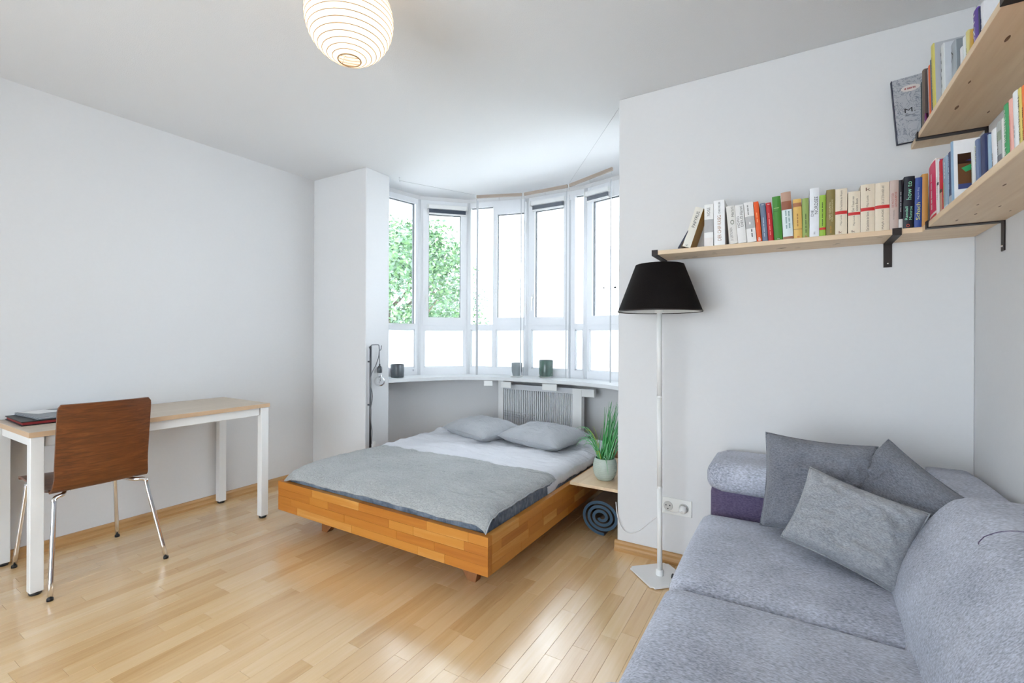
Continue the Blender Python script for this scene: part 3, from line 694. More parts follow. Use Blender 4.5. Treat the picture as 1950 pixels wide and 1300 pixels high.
# ================================================================== FLOOR LAMP
LB = Vector((-.54, 2.285, 0)); LT = Vector((-.538, 2.245, 1.30))
lamp = tag(empty('floor_lamp', (0, 0, 0)), 'white floor lamp with black conical shade by the shelf wall', 'lamp')
hd = .142; vs_ = []
bm = bmesh.new()
pv = [bm.verts.new((LB.x + hd * math.cos(a) * (1.06 if k in (0, 2) else 1), LB.y + hd * math.sin(a), .004)) for k, a in enumerate([math.pi * i / 2 for i in range(4)])]
f = bm.faces.new(pv); r_ = bmesh.ops.extrude_face_region(bm, geom=[f]); bmesh.ops.translate(bm, vec=(0, 0, .008), verts=[v for v in r_['geom'] if isinstance(v, bmesh.types.BMVert)])
bmesh.ops.bevel(bm, geom=[e for e in bm.edges if abs(e.verts[0].co.z - e.verts[1].co.z) > .001], offset=.014, segments=3, affect='EDGES')
bm_obj('base', bm, M_WHITE, lamp)
for k in range(4):
    a = math.pi * k / 2; lathe('base_pad', [(0, 0), (.008, 0), (.008, .004), (0, .004)], M_BLACKP, lamp, (LB.x + .11 * math.cos(a), LB.y + .11 * math.sin(a), .0001), 10)
lathe('pole_collar', [(.018, 0), (.018, .022), (.0125, .026)], M_WHITE, lamp, (LB.x, LB.y, .012), 20)
for (a, b_) in ((.0, .335), (.337, .668), (.67, 1.0)):
    p0 = LB.lerp(LT, a); p1 = LB.lerp(LT, b_); p0.z = max(p0.z, .014); tube('pole', [p0, p1], .0122, M_WHITE, lamp, 16)
for t in (.336, .669):
    p = LB.lerp(LT, t); lathe('pole_joint', [(.0128, -.004), (.0132, 0), (.0128, .004)], M_WHITE, lamp, p, 16)
lathe('lamp_holder', [(.0, -.035), (.021, -.035), (.021, -.01), (.017, .03), (.017, .06), (.0, .06)], M_PLASTICW, lamp, LT, 20)
sh = lathe('lamp_shade', [(.192, 1.272), (.110, 1.492), (.1085, 1.492), (.1905, 1.272), (.192, 1.272)], M_SHADE, lamp, (LT.x, LT.y, 0), 64)
lathe('shade_lining', [(.1895, 1.2735), (.1078, 1.491)], plain('white_lining', (.7, .7, .68), .9), sh, (LT.x, LT.y, 0), 64)
lathe('shade_rim', [(.1925, 1.270), (.1932, 1.273), (.1925, 1.276)], M_BLACKM, sh, (LT.x, LT.y, 0), 64)
for k in range(3):
    a = 2.1 * k + .4; tube('spider_arm', [(LT.x, LT.y, 1.345), (LT.x + .162 * math.cos(a), LT.y + .162 * math.sin(a), 1.345)], .0018, M_WHITE, sh, 6)
lathe('bulb', [(.0, 1.44), (.02, 1.436), (.03, 1.415), (.026, 1.39), (.014, 1.365), (.013, 1.36)], plain('opal_bulb', (.8, .8, .76), .3), lamp, (LT.x, LT.y, 0), 20)
box('foot_switch', (LB.x + .055, LB.y - .012, .0125), (LB.x + .105, LB.y + .012, .028), M_BLACKP, lamp, .004)
# double socket with a plug
so = tag(empty('wall_socket', (0, 0, 0)), 'double white wall socket low on the shelf wall behind the lamp', 'socket')
box('plate', (-.578, YW - .008, .250), (-.425, YW - .0002, .332), M_PLASTICW, so, .003)
for cx in (-.5395, -.4635):
    bm = bmesh.new(); bmesh.ops.create_cone(bm, cap_ends=True, segments=28, radius1=.024, radius2=.022, depth=.004)
    for v in bm.verts: v.co = Vector((cx + v.co.x, YW - .0095 - v.co.z, .291 + v.co.y))
    bm_obj('insert', bm, plain('socket_grey', (.55, .55, .53), .5), so)
    for (dx, dz) in ((-.0095, .004), (.0095, .004), (0, -.013)):
        bm = bmesh.new(); bmesh.ops.create_cone(bm, cap_ends=True, segments=12, radius1=.0032, radius2=.0032, depth=.001)
        for v in bm.verts: v.co = Vector((cx + dx + v.co.x, YW - .0122 - v.co.z, .291 + dz + v.co.y))
        bm_obj('contact_hole', bm, M_BLACKP, so)
pg = tag(empty('power_plug'), 'white power plug in the right half of the wall socket', 'plug')
lathe_o = lathe('plug_body', [(.0, .0), (.019, .0), (.019, .022), (.012, .034), (.0, .036)], M_PLASTICW, pg, (0, 0, 0), 24)
for v in lathe_o.data.vertices: v.co = Vector((-.4635 + v.co.x, YW - .0128 - v.co.z, .291 + v.co.y))
cb = tag(tube('power_cable', smooth_path([(-.812, YW - .012, .26), (-.806, YW - .012, .20), (-.79, YW - .012, .145), (-.765, YW - .010, .112), (-.73, YW - .010, .110), (-.69, YW - .010, .130), (-.63, YW - .012, .19), (-.585, YW - .014, .235), (-.55, YW - .02, .265), (-.50, YW - .05, .277), (-.4635, YW - .050, .288)], 8), .0026, M_CABLEW, None, 8), 'thin white cable looping down the wall corner to the socket', 'cable')

# ================================================================== READING LAMP ON ROD
RX, RY = XP + .026, 2.487
rl = tag(empty('reading_lamp'), 'bare globe bulb hanging from a grey metal rod beside the bay', 'lamp')
M_ROD = plain('gunmetal', (.10, .105, .115), .4, .8)
tube('rod', [(RX, RY, .30), (RX, RY, 1.075)], .0082, M_ROD, rl, 12)
tube('hook_arm', smooth_path([(RX, RY, 1.06), (RX, RY + .004, 1.078), (RX, RY + .02, 1.083), (RX, RY + .07, 1.083), (RX, RY + .083, 1.078), (RX, RY + .087, 1.05)], 6), .003, M_ROD, rl, 8)
tube('hook', smooth_path([(RX, RY + .087, 1.05), (RX, RY + .095, 1.04), (RX, RY + .105, 1.05), (RX, RY + .107, 1.078)], 6), .0028, M_ROD, rl, 8)
tube('hook', smooth_path([(RX, RY, 1.045), (RX + .008, RY - .012, 1.038), (RX + .012, RY - .02, 1.055), (RX + .012, RY - .026, 1.07)], 6), .0028, M_ROD, rl, 8)
for z in (.62, .95): box('wall_clip', (XP + .0005, RY - .006, z), (RX + .002, RY + .006, z + .012), M_ROD, rl)
BU = Vector((RX + .005, RY + .087, .875))
tube('cord', smooth_path([(BU.x, BU.y, .935), (RX, RY + .088, 1.0), (RX, RY + .088, 1.045), (RX, RY + .080, .99), (RX, RY + .055, .93), (RX + .004, RY + .012, .87), (RX + .009, RY - .009, .80), (RX + .010, RY + .008, .72), (RX + .008, RY + .010, .66), (RX + .010, RY - .008, .58), (RX + .010, RY - .002, .50), (RX + .010, RY + .009, .42), (RX + .010, RY + .004, .33)], 6), .0034, M_CABLEG, rl, 7)
lathe('bulb_socket', [(.0, .936), (.006, .934), (.006, .922), (.013, .915), (.0185, .905), (.019, .868), (.015, .864), (.0, .864)], M_ROD, rl, (BU.x, BU.y, 0), 20)
rr = .042; gp = [(.015, .864)] + [(rr * math.sin(a), .80 + rr * math.cos(a)) for a in [R(d) for d in range(22, 180, 8)]] + [(.0, .758)]
gb = lathe('globe_bulb', gp, M_BULB, rl, (BU.x, BU.y, 0), 32)
tube('filament', smooth_path([(BU.x - .008, BU.y, .85), (BU.x - .01, BU.y, .80), (BU.x - .003, BU.y, .785), (BU.x + .003, BU.y, .815), (BU.x + .01, BU.y, .80), (BU.x + .008, BU.y, .85)], 5), .0009, M_ROD, gb, 5)
box('cord_switch', (RX + .004, RY + .010, .30), (RX + .022, RY + .034, .345), M_PLASTICW, rl, .003)

# ================================================================== WINDOW BOARD POTS
def pot(name, prof, mat, loc, label, rim=None):
    e = tag(empty(name, loc), label, 'plant pot'); lathe('body', prof, mat, e, (0, 0, 0), 40)
    lathe('inside', [(prof[-1][0] - .004, prof[-1][1] - .001), (prof[-1][0] - .006, .03), (.0, .02)], M_BLACKM if rim is None else rim, e)
    return e
pot('plant_pot', [(.0, .001), (.052, .001), (.055, .006), (.057, .05), (.057, .108), (.055, .111), (.052, .111)], M_TIN, (-2.885, 2.90, SILL), 'dark zinc pot at the left end of the window board')
e = pot('plant_pot', [(.0, .007), (.034, .0022), (.038, .012), (.040, .03), (.046, .05), (.047, .118), (.045, .121), (.042, .121)], plain('slate_glaze', (.20, .225, .235), .5, var=.1), (-2.075, 3.535, SILL), 'matt slate-grey pot in the middle of the window board')
lathe('saucer', [(.0, .0), (.046, .0), (.056, .006), (.057, .009), (.0, .007)], M_PLASTICW, e)
M_GREEN = plain('green_glaze', (.018, .07, .045), .15, var=.8, scale=16, coat=.3)
e = pot('plant_pot', [(.0, .008), (.050, .008), (.057, .014), (.061, .04), (.061, .146), (.059, .150), (.056, .150)], M_GREEN, (-1.82, 3.60, SILL), 'glossy dark green glazed pot on the window board before the blind')
lathe('saucer', [(.0, .0), (.05, .0), (.064, .006), (.066, .010), (.0, .008)], plain('clear_saucer', (.6, .62, .6), .2), e)

# ================================================================== RADIATOR
rad = tag(empty('radiator'), 'grey ribbed radiator under the window board behind the pillows', 'radiator')
RX0, RX1, RYY = -2.185, -1.53, 3.50
box('back_plate', (RX0, RYY + .012, .10), (RX1, RYY + .06, .715), M_RADD, rad)
box('top_rail', (RX0 - .002, RYY - .004, .688), (RX1 + .002, RYY + .06, .735), M_RAD, rad, .004)
box('bottom_rail', (RX0 - .002, RYY - .004, .085), (RX1 + .002, RYY + .06, .12), M_RAD, rad, .004)
npl = 36
for k in range(npl):
    x0 = RX0 + (k + .5) * (RX1 - RX0) / npl; box('slat', (x0 - .0062, RYY - .003, .12), (x0 + .0062, RYY + .012, .688), M_RAD, rad, .002, 1)
box('side_post', (RX0 - .055, RYY - .01, .05), (RX0 - .003, RYY + .05, .765), M_WHITE, rad, .003)
box('side_post', (RX1 + .003, RYY - .01, .05), (RX1 + .085, RYY + .05, .735), M_WHITE, rad, .003)
box('bracket_arm', (RX1 + .085, RYY - .01, .672), (RX1 + .19, RYY + .03, .735), M_WHITE, rad, .003)
for k in range(3): tube('wire', [(RX0 + .01, RYY - .012, .50 - k * .02), (RX0 + .32, RYY - .012, .485 - k * .022)], .0018, M_CHROME, rad, 6)
for (cx, cy, w_, h_, z, rz, lab) in ((-2.27, 3.375, .075, .045, .722, R(22), 'small white card hanging under the window board left of the radiator'), (-2.11, 3.41, .10, .052, .712, R(3), 'white card stuck to the left end of the radiator top'), (-1.70, 3.425, .135, .055, .712, R(-2), 'wide white card hanging over the radiator top')):
    e = box('hanging_card', (-w_ / 2, -.003, 0), (w_ / 2, .003, h_), M_PLASTICW, None, .001, 1); e.location = (cx, cy, z); e.rotation_euler = (0, 0, rz); tag(e, lab, 'card')

# ================================================================== CURTAIN RODS, SHEER PANELS, WIRE
M_ROD2 = wood('grey_brown_rod', [(.26, .20, .16), (.36, .29, .24), (.44, .37, .31)], 'X', .6, .4, .5)
M_WIRE = plain('steel_wire', (.45, .46, .47), .4, .8)
CP = [Vector((-2.344, 3.275, 2.355)), Vector((-1.955, 3.425, 2.355)), Vector((-1.536, 3.425, 2.36)), Vector((-1.105, 3.245, 2.365))]
LABS = ['left sheer voile panel hanging from a wooden rod in the bay', 'middle sheer voile panel hanging from a wooden rod in the bay', 'right sheer voile panel with sagging top nearest the shelf wall']
for k in range(3):
    a, b_ = CP[k], CP[k + 1]; d = (b_ - a); Ln = d.length; d.normalize(); n_ = Vector((-d.y, d.x, 0)).normalized()
    t = tag(empty('sheer_panel'), LABS[k], 'curtain', 'sheer panels in the bay')
    rod = box('rod', (.010, -.009, -.012), (Ln - .010, .009, .012), M_ROD2, t, .002, 1)
    rod.matrix_world = Matrix.Translation(a) @ Matrix.Rotation(math.atan2(d.y, d.x), 4, 'Z') @ Matrix.Rotation(-math.asin(d.z), 4, 'Y')
    box_end = box('rod_end', (.006, -.010, -.013), (.0105, .010, .013), M_PLASTICW, rod)
    nx, nz = 40, 44; vs_, fs = [], []
    for j in range(nz + 1):
        for i in range(nx + 1):
            u, v = i / nx, j / nz; p = a + d * (Ln * (.025 + .945 * u))
            if k == 2: zt = 2.335 - .10 * max(0, 1 - u / .62) ** 1.0 * min(1, u / .06 + .25) - .05 * math.exp(-((u - .33) / .2) ** 2) - .035 * u
            else: zt = a.z - .032
            z = zt + (.825 - zt) * v; wob = .004 * math.sin(u * 9 + k) * v + (.012 * math.exp(-((v) / .05)) * math.sin(u * 14) if k == 2 else 0)
            p = p - n_ * (.004 + wob); vs_.append((p.x, p.y, z))
    q = nx + 1
    for j in range(nz):
        for i in range(nx): fs.append((j * q + i, j * q + i + 1, (j + 1) * q + i + 1, (j + 1) * q + i))
    cl = mesh_obj('voile', vs_, fs, M_SHEER, t, True)
    # side hems (doubled cloth) and hooks
    for (u0, u1, nm) in ((0.025, .070, 'hem'), (.950, .972, 'hem')):
        if k == 1 and u0 < .5: u1 = .04
        pa, pb = a + d * Ln * u0 - n_ * .006, a + d * Ln * u1 - n_ * .006; zt = 2.32 if k < 2 else (2.24 if u0 < .5 else 2.29)
        vv_ = [(pa.x, pa.y, .822), (pb.x, pb.y, .822), (pb.x, pb.y, zt), (pa.x, pa.y, zt)]; h_ = mesh_obj(nm, vv_, [(0, 1, 2, 3)], M_SHEER2, cl)
        mm = h_.modifiers.new('thickness', 'SOLIDIFY'); mm.thickness = .003
    for u in (.03, .5, .97):
        p = a + d * Ln * u - n_ * .004; tube('hook', [(p.x, p.y, a.z - .012), (p.x, p.y, a.z - .034)], .0018, M_WIRE, t, 6)
tag(tube('curtain_wire', [(-2.735, 2.76, 2.412), CP[0] + Vector((0, 0, .016))], .0012, M_WIRE, None, 6), 'thin steel wire from the ceiling hook to the left curtain rod', 'wire')
tag(tube('curtain_wire', [(XB - .02, 2.52, 2.424), CP[2] + Vector((0, 0, .016))], .0012, M_WIRE, None, 6), 'thin steel wire from the shelf wall corner to the right curtain rod', 'wire')
ch = tag(empty('ceiling_hook', (-2.735, 2.76, ZC)), 'small screw hook in the bay ceiling by the left pier', 'hook')
lathe('plate', [(0, -.004), (.008, -.004), (.009, -.0003), (0, -.0003)], M_CHROME, ch, n=14)
tube('hook', smooth_path([(0, 0, -.003), (0, 0, -.016), (.006, .004, -.026), (.0, .008, -.030), (-.006, .006, -.022)], 5), .0016, M_CHROME, ch, 6)

# roller blinds clipped on the sashes
def blind(i, s0, s1, z, label, drop=.035):
    t = tag(empty('roller_blind'), label, 'blind', 'roller blinds on the sashes')
    a, d, n_, L = seg(i); ang = math.atan2(d.y, d.x)
    def place(o): o.matrix_world = Matrix.Translation(a + Vector((0, 0, z))) @ Matrix.Rotation(ang, 4, 'Z'); return o
    place(box('cassette', (s0, -.062, -.018), (s1, -.018, .020), M_WHITE, t, .006))
    place(box('end_cap', (s1 + .0005, -.066, -.022), (s1 + .008, -.017, .022), M_PLASTICW, t, .003))
    place(box('end_cap', (s0 - .008, -.066, -.022), (s0 - .0005, -.017, .022), M_PLASTICW, t, .003))
    place(box('fabric', (s0 + .006, -.042, -.018 - drop), (s1 - .006, -.038, -.0181), fabric('slate_blind_cloth', (.05, .06, .085), (.09, .105, .135), 500, .2), t))
    place(box('bottom_bar', (s0 + .006, -.045, -.018 - drop - .014), (s1 - .006, -.035, -.018 - drop - .0003), M_WHITE, t, .002))
blind(1, .075, L_(1) - .035, 2.335, 'slate roller blind rolled up on the sash beside the tree view')
blind(3, .065, L_(3) * .80 - .065, 2.335, 'slate roller blind rolled up on the sash above the green pot')
blind(4, .04, .26, 2.335, 'short slate roller blind behind the right sheer panel')

# ================================================================== PAPER LANTERN
LC = Vector((-1.307, 1.081, 2.238)); LR = .146
lan = tag(empty('paper_lantern', (LC.x, LC.y, ZC)), 'round white paper lantern glowing warmly under the ceiling', 'lantern')
lan.location = (0, 0, 0)
mp = bpy.data.materials.new('lantern_paper'); mp.use_nodes = True; nt = mp.node_tree; nt.nodes.clear()
out = N(nt, 'ShaderNodeOutputMaterial'); tl = N(nt, 'ShaderNodeBsdfTranslucent'); df = N(nt, 'ShaderNodeBsdfDiffuse'); mx = N(nt, 'ShaderNodeMixShader'); mx.inputs[0].default_value = .35
nz = N(nt, 'ShaderNodeTexNoise'); nz.inputs['Scale'].default_value = 60; cr = N(nt, 'ShaderNodeValToRGB'); cr.color_ramp.elements[0].color = (.86, .80, .70, 1); cr.color_ramp.elements[1].color = (.95, .91, .84, 1)
nt.links.new(nz.outputs['Fac'], cr.inputs[0]); nt.links.new(cr.outputs[0], tl.inputs[0]); nt.links.new(cr.outputs[0], df.inputs[0]); nt.links.new(tl.outputs[0], mx.inputs[1]); nt.links.new(df.outputs[0], mx.inputs[2]); nt.links.new(mx.outputs[0], out.inputs[0])
ang0 = R(15); nr = 20
prof = []
for k in range(nr * 3 + 1):
    a = ang0 + (math.pi - 2 * ang0) * k / (nr * 3); dent = 1 - .006 * math.sin(math.pi * (k % 3) / 3) * 0; s = .994 if k % 3 == 0 else 1.0
    prof.append((LR * s * math.sin(a), LR * s * math.cos(a)))
lathe('paper_shade', prof, mp, lan, LC, 64)
M_RIB = plain('bamboo_rib', (.30, .19, .10), .7)
for k in range(1, nr):
    a = ang0 + (math.pi - 2 * ang0) * k / nr; r0 = LR * .9945 * math.sin(a); z0 = LR * .9945 * math.cos(a)
    tube('rib', [(LC.x + r0 * math.cos(t), LC.y + r0 * math.sin(t), LC.z + z0) for t in [2 * math.pi * i / 48 for i in range(48)]], .0013, M_RIB, lan, 5, True)
for sg in (1, -1):
    r0 = LR * math.sin(ang0); z0 = sg * LR * math.cos(ang0)
    tube('end_ring', [(LC.x + r0 * math.cos(t), LC.y + r0 * math.sin(t), LC.z + z0) for t in [2 * math.pi * i / 40 for i in range(40)]], .0022, M_RIB, lan, 6, True)
tube('wire_frame', smooth_path([(LC.x - .036, LC.y, LC.z - .140), (LC.x - .02, LC.y, LC.z - .10), (LC.x - .012, LC.y, LC.z), (LC.x - .02, LC.y, LC.z + .10), (LC.x - .036, LC.y, LC.z + .140)], 5), .0014, M_CHROME, lan, 6)
tube('cord', [(LC.x, LC.y, LC.z + .07), (LC.x, LC.y, ZC - .012)], .003, M_CABLEW, lan, 8)
lathe('ceiling_rose', [(0, -.014), (.02, -.014), (.026, -.0005), (0, -.0005)], M_PLASTICW, lan, (LC.x, LC.y, ZC), 24)
lathe('bulb_holder', [(0, .075), (.015, .075), (.015, .03), (0, .03)], M_PLASTICW, lan, LC, 16)
me_ = bpy.data.materials.new('lit_bulb'); me_.use_nodes = True; b = me_.node_tree.nodes['Principled BSDF']; b.inputs['Emission Color'].default_value = (1, .79, .56, 1); b.inputs['Emission Strength'].default_value = 27.0
lathe('bulb', [(0, .03), (.014, .028), (.03, .005), (.032, -.012), (.022, -.034), (0, -.042)], me_, lan, LC, 20)

# ================================================================== SHELVES
ZS1, ZS2 = 1.545, 1.919; TH = .020
def strap_bracket(parent, axis, pos, wall, front, z, drop=.10, wdt=.028, thk=.004):
    """flat steel bracket: lip in front of the board, arm under it, strap down the wall"""
    if axis == 'Y':   # arm runs along Y; wall is at y=wall
        vs = [((pos, front - thk - .0006, z - thk), (pos + wdt, front - .0006, z + TH + .003)), ((pos, front - thk, z - thk - .0003), (pos + wdt, wall - .0005, z - .0003)), ((pos, wall - thk, z - drop), (pos + wdt, wall - .0005, z - .0003))]
        scr = [(pos + wdt / 2, wall - thk, z - drop + .016)]
    else:
        vs = [((front - thk - .0006, pos, z - thk), (front - .0006, pos + wdt, z + TH + .003)), ((front - thk, pos, z - thk - .0003), (wall - .0005, pos + wdt, z - .0003)), ((wall - thk, pos, z - drop), (wall - .0005, pos + wdt, z - .0003))]
        scr = [(wall - thk, pos + wdt / 2, z - drop + .016)]
    o = boxes('bracket', vs, M_BLACKM, parent)
    for s in scr:
        bm = bmesh.new(); bmesh.ops.create_uvsphere(bm, u_segments=10, v_segments=6, radius=.004)
        for v in bm.verts: v.co = v.co * (1 if True else 1) + Vector(s)
        bm_obj('screw', bm, M_CHROME, o, True)
M_KNOT = plain('pine_knot', (.20, .10, .045), .6)
def knots(board, lst, z, ax):
    for (x_, y_, r_) in lst:
        bm = bmesh.new(); bmesh.ops.create_circle(bm, cap_ends=True, segments=14, radius=r_)
        for v in bm.verts:
            v.co = Vector((x_ + v.co.x * (2.0 if ax == 'X' else .5), y_ + v.co.y * (.5 if ax == 'X' else 2.0), z - .0003))
        bm_obj('knot', bm, M_KNOT, board)
rk = random.Random(11)
s1 = tag(empty('wall_shelf'), 'long pine book shelf on the wall right of the bay', 'shelf')
bd = box('board', (-.578, 2.262, ZS1), (XR - .001, YW - .0005, ZS1 + TH), M_PINEX, s1, .0025)
knots(bd, [(rk.uniform(-.5, .5), rk.uniform(2.29, 2.44), rk.uniform(.004, .008)) for _ in range(12)], ZS1, 'X')
strap_bracket(s1, 'Y', -.5785, YW, 2.262, ZS1); strap_bracket(s1, 'Y', .325, YW, 2.262, ZS1)
s2 = tag(empty('wall_shelf'), 'lower pine book shelf on the right wall above the sofa', 'shelf')
bd = box('board', (.412, .55, ZS1), (XR - .0005, 2.2605, ZS1 + TH), M_PINEY, s2, .0025)
knots(bd, [(rk.uniform(.44, .58), rk.uniform(1.0, 2.2), rk.uniform(.004, .008)) for _ in range(14)], ZS1, 'Y')
strap_bracket(s2, 'X', 2.165, XR, .412, ZS1); strap_bracket(s2, 'X', .80, XR, .412, ZS1)
s3 = tag(empty('wall_shelf'), 'upper pine book shelf on the right wall near the ceiling', 'shelf')
bd = box('board', (.412, .60, ZS2), (XR - .0005, YW - .0005, ZS2 + TH), M_PINEY, s3, .0025)
knots(bd, [(rk.uniform(.44, .58), rk.uniform(1.2, 2.4), rk.uniform(.004, .009)) for _ in range(16)], ZS2, 'Y')
strap_bracket(s3, 'X', 2.325, XR, .412, ZS2); strap_bracket(s3, 'X', 1.47, XR, .412, ZS2)

# ================================================================== BOOKS
COL = {}
def colmat(c, rough=.45):
    k = 'cover_%02x%02x%02x' % c
    if k not in MATS:
        lin = tuple(((v / 255) / 12.92 if v / 255 <= .04045 else (((v / 255) + .055) / 1.055) ** 2.4) for v in c); plain(k, lin, rough, var=.05, scale=50)
    return MATS[k]
WHT, INK, GRY = (236, 235, 232), (40, 38, 40), (175, 174, 174)
EXUP, EYUP = (0, 0, 1), (-1, 0, 0); EXDN, EYDN = (0, 0, -1), (1, 0, 0)
def book(x, y, z, side, w_, h_, d_, lean, spine, cover, texts=(), bands=(), label='', group='', tilt=0):
    """side 'S': spine faces -Y; 'W': spine faces -X. lean in degrees, positive = top leans to its local +x"""
    e = empty('book'); tag(e, label, 'book', group)
    a = R(lean); lift = w_ * math.sin(a) if a > 0 else 0.0
    rz = 0 if side == 'S' else -math.pi / 2
    e.matrix_world = Matrix.Translation((x, y, z + lift + .0004)) @ Matrix.Rotation(rz, 4, 'Z') @ Matrix.Rotation(a, 4, 'Y') @ Matrix.Rotation(R(tilt), 4, 'X')
    t = .0016; cm = colmat(cover)
    # rounded spine
    n = 6; vs_ = []; bul = min(.003, w_ * .12)
    for zz in (0, h_):
        for i in range(n + 1):
            u = i / n; vs_.append((w_ * u, -bul * (1 - (2 * u - 1) ** 2), zz))
        for i in range(n, -1, -1): vs_.append((w_ * i / n, .003, zz))
    k = 2 * (n + 1); fs = [(i, (i + 1) % k, k + (i + 1) % k, k + i) for i in range(k)] + [tuple(range(k))[::-1], tuple(range(k, 2 * k))]
    mesh_obj('spine', vs_, fs, colmat(spine), e)
    boxes('cover', [((0, .003, 0), (t, d_, h_)), ((w_ - t, .003, 0), (w_, d_, h_))], cm, e)
    box('pages', (t, .0032, .003), (w_ - t, d_ - .004, h_ - .003), M_PAGES, e)
    for (z0, z1, c) in bands:
        vs_ = []
        for zz in (z0 * h_, z1 * h_):
            for i in range(n + 1): u = i / n; vs_.append((w_ * u, -bul * (1 - (2 * u - 1) ** 2) - .0003, zz))
        q = n + 1; mesh_obj('spine_band', vs_, [(i, i + 1, q + i + 1, q + i) for i in range(n)], colmat(c), e)
    for (s, t0, t1, u0, u1, c, dr) in texts:
        if s[0] == '~':
            s = ' '.join('-' * int(q) for q in s[1:]); m_ = (u0 + u1) / 2; u0, u1 = (m_ - .07, m_ + .07) if dr != 'h' else (u0, u1)
            if dr == 'h': m_ = (t0 + t1) / 2; t0, t1 = m_ - .006, m_ + .006
        L = (t1 - t0) * h_; H = (u1 - u0) * w_; yy = -bul - .0006
        if dr == 'up': text('title', s, colmat(c), e, (u1 * w_, yy, t0 * h_), EXUP, EYUP, L, H)
        elif dr == 'dn': text('title', s, colmat(c), e, (u0 * w_, yy, t1 * h_), EXDN, EYDN, L, H)
        else: text('title', s, colmat(c), e, (u0 * w_, yy, t0 * h_), (1, 0, 0), (0, 0, 1), H, L)
    return e
Z1 = ZS1 + TH; G1 = 'books on the long shelf beside the bay'
CRM = (226, 213, 190); RED = (200, 35, 35)
